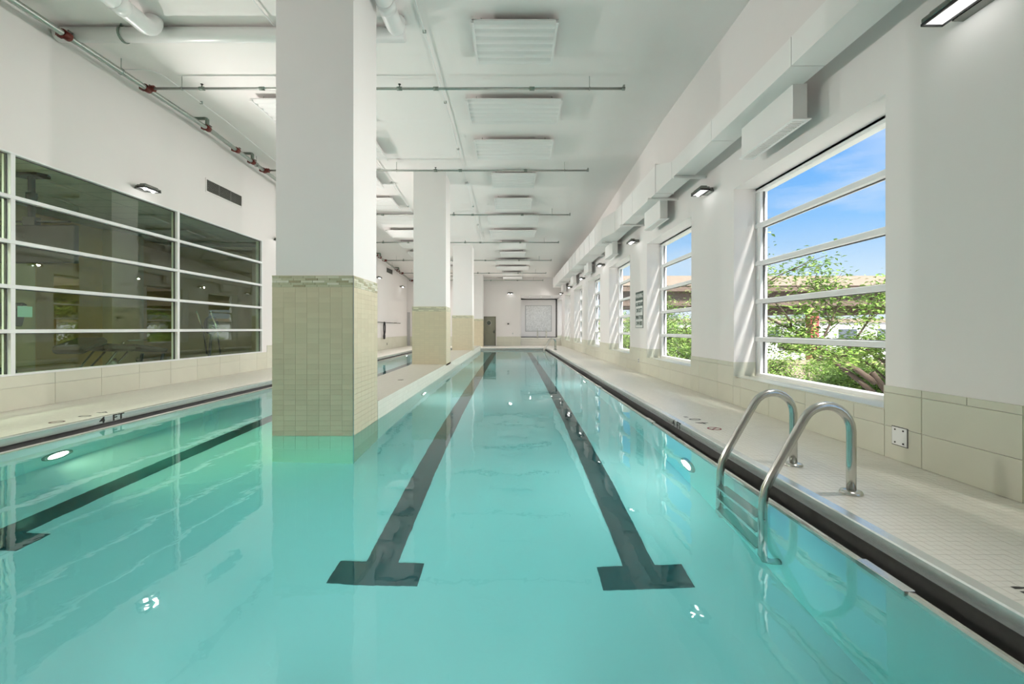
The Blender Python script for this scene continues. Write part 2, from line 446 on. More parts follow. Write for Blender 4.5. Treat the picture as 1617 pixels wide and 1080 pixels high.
def gutter_profile(side):
    """list of (name, polygon (d, z), material); d = 0 at the water-side face of the lip, growing to the deck"""
    return [('gutter_lip', [(-.004, ZW - .02), (.0, ZW + .012), (.012, ZW + .022), (.04, ZW + .018), (.046, ZW - .02)], STEEL),
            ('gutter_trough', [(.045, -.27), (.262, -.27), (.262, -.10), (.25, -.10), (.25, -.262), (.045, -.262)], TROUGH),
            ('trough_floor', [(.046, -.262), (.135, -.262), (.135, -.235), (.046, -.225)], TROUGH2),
            ('deck_curb', [(.188, -.088), (.188, -.006), (.194, 0.003), (.266, .003), (.266, -.10), (.20, -.10)], STEEL_D)]
trims = []
for n, (axis, base, sg, a, b, lab) in enumerate((('y', PX1, 1, PY0 - .045, PY1 + .045, 'stainless overflow gutter along the right deck'),
                                         ('y', PX0, -1, PY0 - .045, PY1 + .045, 'stainless overflow gutter along the left deck'),
                                         ('x', PY1, 1, PX0 - .262, PX1 + .268, 'stainless overflow gutter at the far end'),
                                         ('x', PY0, -1, PX0 - .262, PX1 + .268, 'stainless overflow gutter at the near end'))):
    root = bpy.data.objects.new('trim_%d' % (n + 1), None); C.objects.link(root); tag(root, lab, kind='structure'); trims.append(root)
    for nm, poly, m in gutter_profile(sg):
        if axis == 'y':
            ext = .21 if nm == 'deck_curb' else 0
            cutsy = [a - ext] + [2.8 + 3.0 * q for q in range(0, 9)] + [b + ext] if nm == 'deck_curb' else [a, b]
            for q, (ya, yb) in enumerate(zip(cutsy, cutsy[1:])):
                ob(nm, MB().prism([(base + sg * d, z) for d, z in poly], 'y', ya + (.0008 if q else 0), yb - .0008), m, root)
        else:
            aa, bb = (a, b) if nm != 'gutter_lip' else (PX0, PX1)
            ob(nm, MB().prism([(base + sg * d, z) for d, z in poly], 'x', aa, bb), m, root)
# cover plates clipped over the weir lip on the right side
for y in (2.35, 6.6, 10.5):
    ob('lip_clip', MB().box(PX1 - .012, PX1 + .05, y, y + .33, ZW - .005, ZW + .026), STEEL, trims[0], bevel=.003)

def water_mat():
    m = bpy.data.materials.new('pool_water'); m.use_nodes = True; nt = m.node_tree; nt.nodes.clear(); N = nt.nodes.new; L = nt.links.new
    o = N('ShaderNodeOutputMaterial'); mx = N('ShaderNodeMixShader'); fr = N('ShaderNodeFresnel'); fr.inputs[0].default_value = 1.52
    rf = N('ShaderNodeBsdfRefraction'); rf.inputs['IOR'].default_value = 1.333; rf.inputs['Roughness'].default_value = 0
    gl = N('ShaderNodeBsdfGlossy'); gl.inputs['Roughness'].default_value = 0.0
    tc = N('ShaderNodeTexCoord'); mp = N('ShaderNodeMapping'); mp.inputs['Scale'].default_value = (1, .7, 1)
    n1 = N('ShaderNodeTexNoise'); n1.inputs['Scale'].default_value = 1.3; n1.inputs['Detail'].default_value = 2
    n2 = N('ShaderNodeTexNoise'); n2.inputs['Scale'].default_value = 9; n2.inputs['Detail'].default_value = 2
    ad = N('ShaderNodeMath'); ad.operation = 'MULTIPLY_ADD'; ad.inputs[1].default_value = .10
    bp = N('ShaderNodeBump'); bp.inputs['Strength'].default_value = .9; bp.inputs['Distance'].default_value = .0065
    L(tc.outputs['Object'], mp.inputs[0]); L(mp.outputs[0], n1.inputs['Vector']); L(mp.outputs[0], n2.inputs['Vector'])
    L(n2.outputs[0], ad.inputs[0]); L(n1.outputs[0], ad.inputs[2]); L(ad.outputs[0], bp.inputs['Height'])
    for t in (fr, rf, gl): L(bp.outputs[0], t.inputs['Normal'])
    L(fr.outputs[0], mx.inputs[0]); L(rf.outputs[0], mx.inputs[1]); L(gl.outputs[0], mx.inputs[2]); L(mx.outputs[0], o.inputs[0])
    va = N('ShaderNodeVolumeAbsorption'); va.inputs['Color'].default_value = (.14, .975, .985, 1); va.inputs['Density'].default_value = .29
    L(va.outputs[0], o.inputs['Volume'])
    return m
wm = MB().box(PX0 - .02, PX1 + .02, PY0 - .02, PY1 + .02, PZ - .05, ZW)
water = tag(ob('pool_water', wm, water_mat()), 'still turquoise water filling the indoor swimming pool', 'water', kind='stuff')

# ------------------------------------------------------------------ columns
def make_column(y, detailed, label):
    t = thing('column', label, 'column', (0, y, 0), 'square columns standing in a row along the pool')
    box('shaft', (-3.045, -2.045, .02, 1.01, -.2 if y > 30 else .1, 6.5), COLP, t)
    d = 1.04; ztop = 1.927; zb = PZ if y < 30 else -.005
    if y > 8 and y < 30: zb = .1
    b = MB().box(IX0 + (.006 if detailed else 0), IX1 - (.006 if detailed else 0), .006 if detailed else 0, d - .006, zb, ztop - .142)
    o = ob('tile_base', b, [CGROUT if detailed else CBRICK, CGROUT if detailed else CBRICK_Y, CBRICK], t)
    for p in o.data.polygons: p.material_index = 1 if abs(p.normal.x) > .5 else (2 if p.normal.y > .5 or abs(p.normal.z) > .5 else 0)
    b = MB().box(IX0 + (.006 if detailed else 0), IX1 - (.006 if detailed else 0), .006 if detailed else 0, d - .006, ztop - .142, ztop)
    o = ob('mosaic_band', b, [CBAND, CBAND_Y], t)
    for p in o.data.polygons: p.material_index = 1 if abs(p.normal.x) > .5 else 0
    # thin metal corner trims and cap line
    ob('corner_trim', MB().box(IX1 - .008, IX1 + .002, -.003, .006, zb, ztop), GALV if detailed else CGROUT, t)
    ob('cap_trim', MB().box(IX0 - .002, IX1 + .002, -.003, d, ztop, ztop + .006), CGROUT, t)
    if detailed:
        W, H = 1.05 / 7, .066
        rows = int((ztop - .142 - (ZW - .7)) / H)
        fm = [tile_mesh('tile', W - .0016, H - .0016, .007, m, '-y', 0) for m in (CTILE, CTILE2)]
        sm = [tile_mesh('tile', 1.034 / 7 - .0016, H - .0016, .007, m, 'x', 0) for m in (CTILE, CTILE2)]
        left = MB(); n = 0
        for face in (0, 1):
            for r in range(rows):
                for k in range(7):
                    z = ztop - .142 - (r + .5) * H
                    mi = random.randrange(2)
                    if face == 0: loc = (IX0 + (k + .5) * W, 0, z)
                    else: loc = (IX1, (k + .5) * 1.034 / 7, z)
                    if z > ZW - .03 and n < 300:
                        link(bpy.data.objects.new('tile', (fm, sm)[face][mi]), t, loc); n += 1
                    else:
                        w2, h2 = W / 2 - .0015, H / 2 - .0015
                        if face == 0: left.box(loc[0] - w2, loc[0] + w2, 0, .007, z - h2, z + h2)
                        else: left.box(IX1 - .007, IX1, loc[1] - 1.034 / 14 + .0015, loc[1] + 1.034 / 14 - .0015, z - h2, z + h2)
        tag(ob('lower_tiles', left, CTILE, t), kind='stuff')
        for face in (0, 1):
            for r in range(5):
                z = ztop - .142 + (r + .5) * .0284
                u = -random.random() * .14; W_ = 1.05 if face == 0 else 1.034
                while u < W_:
                    a, b2 = max(u, 0), min(u + .152, W_)
                    if b2 - a > .01:
                        m = random.choices(STRIPS, (5, 3, 4, 3, 1.4))[0]; pr = random.uniform(.0, .003)
                        if face == 0: mb = MB().box(IX0 + a + .001, IX0 + b2 - .001, -pr, .006, z - .0134, z + .0134)
                        else: mb = MB().box(IX1 - .006, IX1 + pr, a + .001, b2 - .001, z - .0134, z + .0134)
                        ob('mosaic_strip', mb, m, t)
                    u += .154
    return t
make_column(5.85, True, 'nearest square column rising straight out of the water, olive tiled base')
make_column(14.05, False, 'second square column from the camera, on the island behind the nearest one')
make_column(23.4, False, 'third square column from the camera, standing on the island')
make_column(31.8, False, 'farthest square column, on the far deck beside the grey door')

# floor drain on island
d = thing('island_drain', 'small dark oval cover set in the island top', 'drain', (-2.39, 9.76, IZ))
ob('cover', MB().lathe([(0, .004), (.05, .004), (.056, 0)], n=20), mat('bronze_cover', (.12, .12, .09), .4, .6), d)
ob('rim', MB().lathe([(.056, 0), (.062, .003), (.068, 0)], n=20), STEEL, d)

# ------------------------------------------------------------------ windows
XG = XR + .43
def transom(mb, x0, x1, a, b, z, h): return mb.box(x0, x1, a, b, z - h / 2, z + h / 2)
def make_window(idx, y):
    w = bpy.data.objects.new('window_%d' % idx, None); C.objects.link(w)
    tag(w, 'white framed five-pane window in the right wall', kind='structure'); w.location = (XG, y, WZ0)
    H = WZ1 - WZ0; EX = .42
    d0, d1 = -.06, .06
    for a, b in ((-.05, .10), (WW - .12, WW + .03)):
        ob('mullion', MB().box(d0, d1, a, b, 0, H), FRAME, w, bevel=.006)
    for a, b in ((-EX - .05, -EX), (WW + EX, WW + EX + .05)):
        ob('end_post', MB().box(d0, d1, a, b, -.05, H + .05), FRAME, w)
    ob('sill_frame', MB().box(d0 - .01, d1, -EX, WW + EX, -.04, .065), FRAME, w, bevel=.006)
    ob('head_frame', MB().box(d0 - .01, d1, -EX, WW + EX, H - .075, H + .04), FRAME, w, bevel=.006)
    for k in range(1, 5):
        z = H * k / 5
        ob('transom', MB().box(d0 - .02, d1, -EX, WW + EX, z - .036, z + .036), FRAME, w, bevel=.006)
    for k in range(5):
        z0, z1 = H * k / 5 + .034, H * (k + 1) / 5 - .034
        g = MB()
        for zz in (z0, z1 - .012): g.box(-.012, .012, .09, WW - .10, zz, zz + .012)
        g.box(-.012, .012, WW - .135, WW - .115, z0, z1); g.box(-.012, .012, .095, .115, z0, z1)
        p = ob('pane', MB().box(-.004, .004, -EX, WW + EX, z0, z1), GLASS, w)
        ob('gasket', g, GASKET, p)
    # metal cover plate between wall and frame
    ob('reveal_liner', MB().box(XO - XG, d0, -.02, WW + .02, H - .03, H + .12).box(XO - XG, d0, -.02, WW + .02, -.12, .012), FRAME, w)
    return w
for i, y in enumerate(WY): make_window(i + 1, y)

# gym window in the left wall
gw = bpy.data.objects.new('window_%d' % (len(WY) + 1), None); C.objects.link(gw); gw.location = (XL, LW0, LZ0)
tag(gw, 'wide green tinted window wall looking into the gym', kind='structure')
GL, GH = LW1 - LW0, LZ1 - LZ0
bays = [0, 3.47, 6.93, GL]
for k, b in enumerate(bays):
    hw = .035 if 0 < k < 3 else .045
    ob('mullion', MB().box(-.13, .012, max(b - hw, 0) if k else 0, min(b + hw, GL) if k < 3 else GL, 0, GH), FRAME, gw, bevel=.004)
for k in range(6):
    z = GH * k / 5
    nm = 'sill_frame' if k == 0 else 'head_frame' if k == 5 else 'transom'
    ob(nm, MB().box(-.13, .016, 0, GL, max(z - .03, 0), min(z + .03, GH)), FRAME, gw, bevel=.004)
for a, b in zip(bays, bays[1:]):
    for k in range(5):
        p = ob('pane', MB().box(-.066, -.058, a + .03, b - .03, GH * k / 5 + .025, GH * (k + 1) / 5 - .025), GREENGLASS, gw)
        g = MB()
        g.box(-.075, -.045, b - .052, b - .034, GH * k / 5 + .03, GH * (k + 1) / 5 - .03)
        g.box(-.075, -.045, a + .035, b - .035, GH * (k + 1) / 5 - .042, GH * (k + 1) / 5 - .03)
        ob('gasket', g, GASKET, p)

# ------------------------------------------------------------------ gym room behind the glass
GX = -12.6
g = MB().box(GX - .2, GX, 2.0, 19, -.2, 4.6); struct('wall_gym_back', g, TAN, 'tan back wall of the gym')
g = MB().box(GX, XL - .2, 17.0, 17.2, -.2, 4.6).box(GX, XL - .2, 1.8, 2.0, -.2, 4.6); struct('wall_gym_end', g, TAN2, 'pale end walls of the gym')
struct('ceiling_gym', MB().box(GX - .2, XL - .2, 1.8, 17.2, 4.30, 4.5), GYMCEIL, 'grid tile ceiling of the gym')
struct('floor_gym', MB().box(GX - .2, XL - .2, 1.8, 17.2, -.2, 0.0), GYMFLOOR, 'dark rubber floor of the gym')
struct('trim_gym_pier', MB().box(GX, GX + .45, 9.9, 11.6, 0, 4.3).box(GX, GX + .3, 14.0, 15.2, 0, 4.3), TAN2, 'pale pilasters on the gym back wall')
for k, x in enumerate((-9.2, -11.4)):  # fill lights added out of view to brighten the gym
    t = thing('gym_fill_light', '%s added fill light of the gym, out of view near the camera end' % ('nearer', 'deeper')[k], 'light', (x, 4.2, 4.30), 'added fill lights of the gym')
    ob('housing', MB().box(-.35, .35, -.65, .65, -.04, 0), WHITE, t)
    ob('diffuser', MB().box(-.32, .32, -.62, .62, -.046, -.04), emis_mat('gym_fill_diffuser_%d' % k, (1, .97, .9), 1.5), t)
    ld = bpy.data.lights.new('gym_fill_beam', 'AREA'); ld.shape = 'RECTANGLE'; ld.size = .6; ld.size_y = 1.2; ld.energy = 170; ld.color = (1, .93, .80)
    lo = bpy.data.objects.new('gym_fill_beam', ld); C.objects.link(lo); lo.parent = t; lo.location = (0, 0, -.06)
# television on a ceiling pole
tv = thing('television', 'black flat television on a ceiling pole behind the gym glass', 'television', (-9.5, 9.0, 2.55))
ob('screen_body', MB().box(-.85, .88, -.05, .05, 0, .74), BLACK, tv, bevel=.015)
ob('bezel', MB().box(.80, .89, -.056, .056, -.005, .745), DGREY, tv, bevel=.008)
ob('top_bar', MB().box(-.6, .75, -.03, .03, .80, .83).box(-.12, .12, -.06, .06, .74, .90), DGREY, tv)
ob('pole', MB().tube([(0, 0, .85), (0, 0, 1.72)], .055, 14).tube([(0, 0, 1.25), (0, 0, 1.38)], .085, 14), DGREY, tv)
ob('ceiling_plate', MB().prism([(-.24, -.14), (.24, -.14), (.32, 0), (.24, .14), (-.24, .14), (-.32, 0)], 'z', 1.70, 1.75), DGREY, tv)
# padded exercise bench
bn = thing('exercise_bench', 'padded reclining exercise bench with steel frame in the gym', 'bench', (-9.0, 10.35, 0))
def pad(y0, z0, y1, z1, th, w=.32):
    v = Vector((y1 - y0, z1 - z0)).normalized(); n = Vector((-v.y, v.x)) * th
    return MB().prism([(y0, z0), (y1, z1), (y1 + n.x, z1 + n.y), (y0 + n.x, z0 + n.y)], 'x', -w, w)
VINYL = mat('brown_black_vinyl', (.035, .028, .02), .35, var=.2, scale=10)
ob('back_pad', pad(-1.15, .72, -.52, .93, .16), VINYL, bn, bevel=.05)
ob('seat_pad', pad(-.62, .78, .18, .72, .16), VINYL, bn, bevel=.05)
ob('leg_pad', pad(.12, .80, 1.15, .66, .10), VINYL, bn, bevel=.035)
for sx in (-.26, .26):
    ob('frame_strut', MB().tube([(sx, -.95, .03), (sx, -.1, .95)], .022, 8).tube([(sx, -.78, .03), (sx, .0, .72)], .022, 8), STEEL, bn)
    ob('curved_leg', MB().tube([(sx, .25, .55), (sx, .45, .25), (sx, .75, .18), (sx, .95, .35), (sx, 1.05, .62)], .03, 8).tube([(sx, .95, .03), (sx, 1.05, .6)], .025, 8), DGREY, bn)
ob('base_rail', MB().box(-.05, .05, -1.0, 1.1, .02, .10).box(-.3, .3, -1.0, -.9, 0, .06).box(-.3, .3, .9, 1.0, 0, .06), DGREY, bn)
ob('weight_wheel', MB().lathe([(0, -.03), (.11, -.03), (.11, .03), (.04, .035), (0, .035)], (.3, -.42, .45), 18, 'x'), STEEL, bn)
ob('handle_bar', MB().tube([(.3, -.05, .98), (.3, .55, .98)], .02, 8), STEEL, bn)
# treadmill
tr = thing('treadmill', 'low dark treadmill in the gym left of the exercise bench', 'treadmill', (-10.6, 8.6, 0))
ob('running_deck', MB().box(-.38, .38, -1.6, .5, .08, .30), BLACK, tr, bevel=.03)
for sx in (-.42, .42): ob('side_rail', MB().box(sx - .05, sx + .05, -1.6, .5, .10, .34), DGREY, tr, bevel=.02)
ob('motor_cover', MB().prism([(.3, .08), (.85, .08), (.80, .42), (.45, .48)], 'x', -.4, .4), DGREY, tr, bevel=.03)
for sx in (-.40, .40): ob('upright', MB().tube([(sx, .55, .3), (sx, .70, 1.35)], .035, 8), GALV, tr)
ob('console', MB().prism([(.55, 1.3), (.85, 1.3), (.95, 1.75), (.85, 1.8)], 'x', -.45, .45), BLACK, tr, bevel=.02)
bl = thing('exercise_ball', 'small grey exercise ball on the gym floor near the bench', 'ball', (-8.75, 8.9, .17))
ob('ball_skin', MB().lathe([(.17 * math.sin(math.pi * i / 12), -.17 * math.cos(math.pi * i / 12)) for i in range(13)], n=20), mat('grey_ball', (.16, .19, .20), .4), bl)
ob('air_plug', MB().lathe([(.015, .168), (.015, .174), (0, .174)], n=8), DGREY, bl)
# stepper machine with round flywheel
el = thing('elliptical_trainer', 'elliptical trainer with round flywheel behind the right gym panes', 'trainer', (-8.75, 13.0, 0))
ob('flywheel', MB().lathe([(0, -.05), (.26, -.05), (.28, 0), (.26, .05), (0, .05)], (0, .25, 1.35), 24, 'x'), DGREY, el)
ob('upright', MB().tube([(0, .1, .05), (0, .28, 1.35)], .04, 10), DGREY, el)
for sx in (-.2, .2): ob('swing_arm', MB().tube([(sx, .35, .5), (sx, .2, 1.2), (sx, -.1, 1.75)], .02, 8), STEEL, el)
ob('base_frame', MB().box(-.08, .08, -.9, .6, .02, .12).box(-.3, .3, -.9, -.8, 0, .08).box(-.3, .3, .5, .6, 0, .08), DGREY, el)
ob('pedal', MB().box(-.28, -.1, -.6, -.2, .28, .33), DGREY, el); ob('pedal', MB().box(.1, .28, -.5, -.1, .42, .47), DGREY, el)
# paper notice stuck on the glass
pn = thing('paper_notice', 'pale green paper sheet taped inside the gym glass', 'notice', (XL - .075, 7.22, 1.52))
ob('sheet', MB().box(-.002, 0, -.11, .11, -.085, .085), mat('pale_green_paper', (.55, .75, .70), .8), pn)
ob('tape', MB().box(-.003, .0005, -.03, .03, .08, .092), SIGNW, pn)

# ------------------------------------------------------------------ ceiling panels
def panel_proto(w, dep=1.2):
    t = thing('ceiling_panel', 'x', 'panel', (0, 0, 0), 'white ribbed panels hung under the ceiling')
    ob('backing', MB().box(-w / 2, w / 2, 0, dep, .035, .06), PANEL, t)
    for sx in (-1, 1): ob('edge_rail', MB().box(sx * w / 2 - .02, sx * w / 2 + .02, 0, dep, 0, .06), PANEL, t)
    n = 6; s = dep / n
    for k in range(n):
        poly = [(k * s + .006, .036), (k * s + .06, .012), (k * s + s * .5, .008), (k * s + s - .06, .012), (k * s + s - .006, .036)]
        ob('rib', MB().prism(poly, 'x', -w / 2 + .02, w / 2 - .02), PANEL, t)
    for sx in (-.4, .4): ob('hanger', MB().tube([(sx * w, .15, .06), (sx * w, .15, .17)], .008, 6).tube([(sx * w, dep - .15, .06), (sx * w, dep - .15, .17)], .008, 6), GALV, t)
    return t
rows = [(7.26, 1.36), (9.75, 2.05), (11.75, 2.05), (13.9, 1.34), (16.1, 1.34), (18.1, 2.05), (20.2, 2.05), (22.3, 1.34), (24.4, 1.34), (26.4, 2.05), (28.4, 2.05), (30.4, 1.34), (32.0, 1.34)]
protos = {1.36: panel_proto(1.36), 2.05: panel_proto(2.05), 1.34: panel_proto(1.34)}
ORD = ['nearest', 'second', 'third', 'fourth', 'fifth', 'sixth', 'seventh', 'eighth', 'ninth', 'tenth', 'eleventh', 'twelfth', 'thirteenth']
used = set()
for side in (0, 1):
    for i, (y, w) in enumerate(rows):
        if side and i == 0: continue
        src = protos[w]
        o = src if w not in used else copy_tree(src); used.add(w)
        size = 'wide' if w > 2 else 'short'
        o['label'] = ('%s %s ribbed ceiling panel in the row above the main lanes' % (ORD[i], size)) if not side else ('%s ribbed ceiling panel left of the columns, level with the %s main one' % (size, ORD[i]))
        o.location = (.045 if not side else -5.6 + w / 2, y, cz(y) - .17)
        if y > 10.5: o.rotation_euler = (math.atan(-.06), 0, 0)

# ------------------------------------------------------------------ sprinkler pipework
def pz(y): return cz(y) - .25
main = thing('sprinkler_main', 'galvanised sprinkler main along the top of the left wall', 'pipe', (-7.30, 2.0, 6.05))
def loc(p, o): return (p[0] - o[0], p[1] - o[1], p[2] - o[2])
MO = (-7.30, 2.0, 6.05)
ob('pipe', MB().tube([loc((-7.30, y, pz(y)), MO) for y in (-2, 11, YF)], .05, 14), GALV, main)
BR = [9.1, 13.4, 17.6, 21.9, 26.0, 30.0, 32.9]
def coupling(y, tee):
    c = MB().tube([loc((-7.30, y - .065, pz(y)), MO), loc((-7.30, y + .065, pz(y)), MO)], .07, 12)
    c.box(*[v - o for v, o in zip((-7.42, -7.36), (MO[0],) * 2)], y - .05 - MO[1], y + .05 - MO[1], pz(y) - .03 - MO[2], pz(y) + .03 - MO[2])
    if tee: c.tube([loc((-7.28, y, pz(y)), MO), loc((-7.15, y, pz(y)), MO)], .06, 12)
    q = ob('coupling', c, RED, main)
    ob('bolt', MB().tube([loc((-7.22, y - .04, pz(y) + .05), MO), loc((-7.22, y + .04, pz(y) + .05), MO)], .014, 6), CHROME, q)
for y in (3.4, 7.44, 12.07, 16.2, 20.4, 24.6, 28.8): coupling(y, False)
for y in BR: coupling(y, True)
for y in (10.9, 12.8, 25.2, 29.3):
    ob('wall_elbow', MB().tube([loc((-7.30, y, pz(y) + .05), MO), loc((-7.30, y, pz(y) + .20), MO), loc((-7.33, y, pz(y) + .24), MO), loc((-7.60, y, pz(y) + .25), MO)], .045, 10), GREYELB, main)
    coupling(y, False)
for y in (8.5, 13.0, 19.5, 23.5, 27.7):
    h = MB().tube([loc((-7.30, y, pz(y) + .05), MO), loc((-7.30, y, cz(y) + .02), MO)], .008, 6)
    h.lathe([(.055, -.012), (.065, -.012), (.065, .012), (.055, .012), (.055, -.012)], loc((-7.30, y, pz(y)), MO), 14, 'y')
    ob('hanger', h, GALV, main)
def branch(i, y):
    z = pz(y); x1 = 2.22
    t = thing('sprinkler_branch', '%s thin sprinkler pipe from the camera crossing under the ceiling' % ORD[i], 'pipe', (-7.15, y, z), 'sprinkler branch pipes crossing the ceiling')
    O = (-7.15, y, z)
    ob('pipe', MB().tube([(0, 0, 0), (x1 + 7.15, 0, -.0)], .026, 10), GALV, t)
    ob('end_cap', MB().tube([(x1 + 7.13, 0, 0), (x1 + 7.19, 0, 0)], .036, 10).tube([(x1 + 7.17, 0, 0), (x1 + 7.17, 0, .07)], .024, 8), GALV, t)
    for x in (-6.2, -5.0, -2.25, -1.52, .4):
        f = ob('fitting', MB().tube([(x + 7.15 - .05, 0, 0), (x + 7.15 + .05, 0, 0)], .038, 10), GREYELB, t)
        if x in (-6.2, -2.25): ob('sprinkler_head', MB().tube([(x + 7.15, 0, .03), (x + 7.15, 0, .09)], .014, 6).tube([(x + 7.15, 0, .085), (x + 7.15, 0, .09)], .03, 8), CHROME, f)
    for x in (-6.6, -3.4, 1.55):
        ob('hanger', MB().tube([(x + 7.15, 0, .02), (x + 7.15, 0, .26)], .007, 6).lathe([(.028, -.01), (.036, -.01), (.036, .01), (.028, .01), (.028, -.01)], (x + 7.15, 0, 0), 12, 'x'), GALV, t)
for i, y in enumerate(BR): branch(i, y)

# white drain pipes near the camera
dp = thing('drain_pipe', 'fat white drain pipe run near the ceiling at upper left', 'pipe', (-5.8, 2.0, 6.02))
O = (-5.8, 2.0, 6.02)
def ypipe(x, name):
    arc = [(x, 7.15 + .22 * math.sin(a), 6.04 + .22 * (1 - math.cos(a))) for a in [R(q) for q in range(0, 91, 15)]]
    p = ob(name, MB().tube([loc(q, O) for q in [(x, -2, 6.04), (x, 6.6, 6.04)] + arc], .13, 18), WHITE, dp)
    ob('coupling_sleeve', MB().tube([loc((x, 6.62, 6.04), O), loc((x, 6.80, 6.04), O)], .138, 18), WHITE, p)
    ob('pipe_clamp', MB().lathe([(.132, -.015), (.145, -.015), (.145, .015), (.132, .015), (.132, -.015)], loc((x, 6.3, 6.04), O), 18, 'y').tube([loc((x + .1, 6.3, 6.12), O), loc((x + .12, 6.3, 6.32), O)], .012, 6), CHROME, p)
ypipe(-5.8, 'long_run'); ypipe(-1.86, 'long_run')
ob('cross_run', MB().tube([loc((-7.6, 7.62, 6.17), O), loc((-1.8, 7.62, 6.17), O)], .115, 18), WHITE, dp)
ob('pipe_clamp', MB().lathe([(.118, -.015), (.132, -.015), (.132, .015), (.118, .015), (.118, -.015)], loc((-6.5, 7.62, 6.17), O), 18, 'x').tube([loc((-6.5, 7.55, 6.27), O), loc((-6.42, 7.5, 6.36), O)], .012, 6), GREYELB, dp)

# conduits on the ceiling
def conduit(x, y0, y1, lab, boxes):
    t = thing('conduit', lab, 'conduit', (x, y0, cz(y0)), 'white conduits fixed to the ceiling')
    ys = [y0] + ([11] if y0 < 11 < y1 else []) + [y1]
    ob('tube', MB().tube([(0, y - y0, cz(y) - .035 - cz(y0)) for y in ys], .010, 8), WHITE, t)
    for y in boxes: ob('junction_box', MB().box(-.07, .07, y - y0 - .06, y - y0 + .06, cz(y) - .07 - cz(y0), cz(y) - cz(y0)), WHITE, t, bevel=.006)
    for y in [y0 + 1.5 + 2.4 * k for k in range(int((y1 - y0 - 1) / 2.4))]: ob('strap', MB().box(-.03, .03, y - y0 - .01, y - y0 + .01, cz(y) - .052 - cz(y0), cz(y) - cz(y0)), GALV, t)
conduit(-1.48, -1, 23, 'white conduit running away along the ceiling above the main lanes', (15.0, 22.9))
conduit(-3.95, -1, 26, 'white conduit on the ceiling over the column row', (15.0, 24.0))
cc = thing('conduit', 'white conduit bending off the first sprinkler pipe along the left ceiling', 'conduit', (-6.9, 9.1, 6.2), 'white conduits fixed to the ceiling')
ob('tube', MB().tube([(-.75, -.3, .06), (-.25, -.3, .06)] + [(-.25 + .25 * math.sin(a), -.05 - .25 * math.cos(a), .06) for a in [R(q) for q in range(0, 91, 18)]] + [(0, 1.9, .06), (0, 14, .06 - .06 * 12.1)], .010, 8), WHITE, cc)
ob('strap', MB().box(-.03, .03, 1.0, 1.02, .04, .10), GALV, cc)

# ------------------------------------------------------------------ air duct along the right wall
du = thing('air_duct', 'white rectangular air duct along the window wall with drop outlets', 'duct', (3.07, 2.0, 4.14))
DO = (3.07, 2.0, 4.14)
def dbox(name, x0, x1, y0, y1, z0, z1, m=DUCT, bev=0): return ob(name, MB().box(x0 - DO[0], x1 - DO[0], y0 - DO[1], y1 - DO[1], z0 - DO[2], z1 - DO[2]), m, du, bevel=bev)
def loft(name, a, b):
    (y0, xa0, xa1, za0, za1), (y1, xb0, xb1, zb0, zb1) = a, b
    vs = [(xa0, y0, za0), (xa1, y0, za0), (xa1, y0, za1), (xa0, y0, za1), (xb0, y1, zb0), (xb1, y1, zb0), (xb1, y1, zb1), (xb0, y1, zb1)]
    ob(name, MB()._add([loc(v, DO) for v in vs], [(0, 1, 2, 3), (4, 7, 6, 5), (0, 4, 5, 1), (1, 5, 6, 2), (2, 6, 7, 3), (3, 7, 4, 0)]), DUCT, du)
ZB = 4.14
segs = [(-2.5, 2.9), (2.92, 5.0), (5.01, 7.0), (7.01, 8.75)]
for a, b in segs: dbox('duct_section', 3.07, 3.44, a, b, ZB, 4.46)
loft('transition', (8.76, 3.07, 3.44, ZB, 4.46), (9.72, 3.07, 3.44, ZB, 4.75))
for a, b in ((9.74, 11.6), (11.62, 12.7), (12.72, 13.6)): dbox('duct_section', 3.07, 3.44, a, b, ZB, 4.75)
loft('transition', (13.62, 3.07, 3.44, ZB, 4.75), (14.6, 2.89, 3.48, ZB, 4.78))
y = 14.62
while y < 31.9:
    e = min(y + 1.18, 31.95); dbox('duct_section', 2.89, 3.48, y, e, ZB, 4.78)
    dbox('flange', 2.875, 3.495, e + .002, e + .028, ZB - .008, 4.80); y = e + .03
for y in (2.9, 9.73, 12.71): dbox('flange', 3.055, 3.455, y - .012, y + .012, ZB - .012, 4.77 if y > 9 else 4.475)
for y in (1.0, 3.6, 8.6, 10.05, 12.6, 15.2, 17.8, 20.4, 23.0, 25.6, 28.2, 30.8):
    b = dbox('support_bracket', 2.99 if y > 9 else 3.05, XR, y - .03, y + .03, ZB - .05, ZB - .012)
lv = None
for i, wy in enumerate(WY[:7]):
    yc = wy + 1.52; z0 = 3.71
    if yc > 32: continue
    dr = dbox('drop_outlet', 3.32, 3.49, yc - .60, yc + .60, z0 + .012, ZB + .01)
    fr = MB()
    for (x0, x1, a, b) in ((3.295, 3.335, yc - .64, yc + .64), (3.475, 3.515, yc - .64, yc + .64), (3.335, 3.475, yc - .64, yc - .60), (3.335, 3.475, yc + .60, yc + .64)):
        fr.box(x0 - DO[0], x1 - DO[0], a - DO[1], b - DO[1], z0 - DO[2], z0 + .012 - DO[2])
    ob('grille_frame', fr, WHITE, dr)
    lv = MB().box(3.335 - DO[0], 3.475 - DO[0], -.012, .012, z0 + .003 - DO[2], z0 + .008 - DO[2]).mesh('louvre', PANEL) if i == 0 else lv
    for k in range(28): link(bpy.data.objects.new('louvre', lv), dr, (0, yc - .576 + 1.152 * k / 27 - DO[1], 0))
    ob('grille_shadow', MB().box(3.335 - DO[0], 3.475 - DO[0], yc - .6 - DO[1], yc + .6 - DO[1], z0 + .0085 - DO[2], z0 + .0115 - DO[2]), VENT, dr)

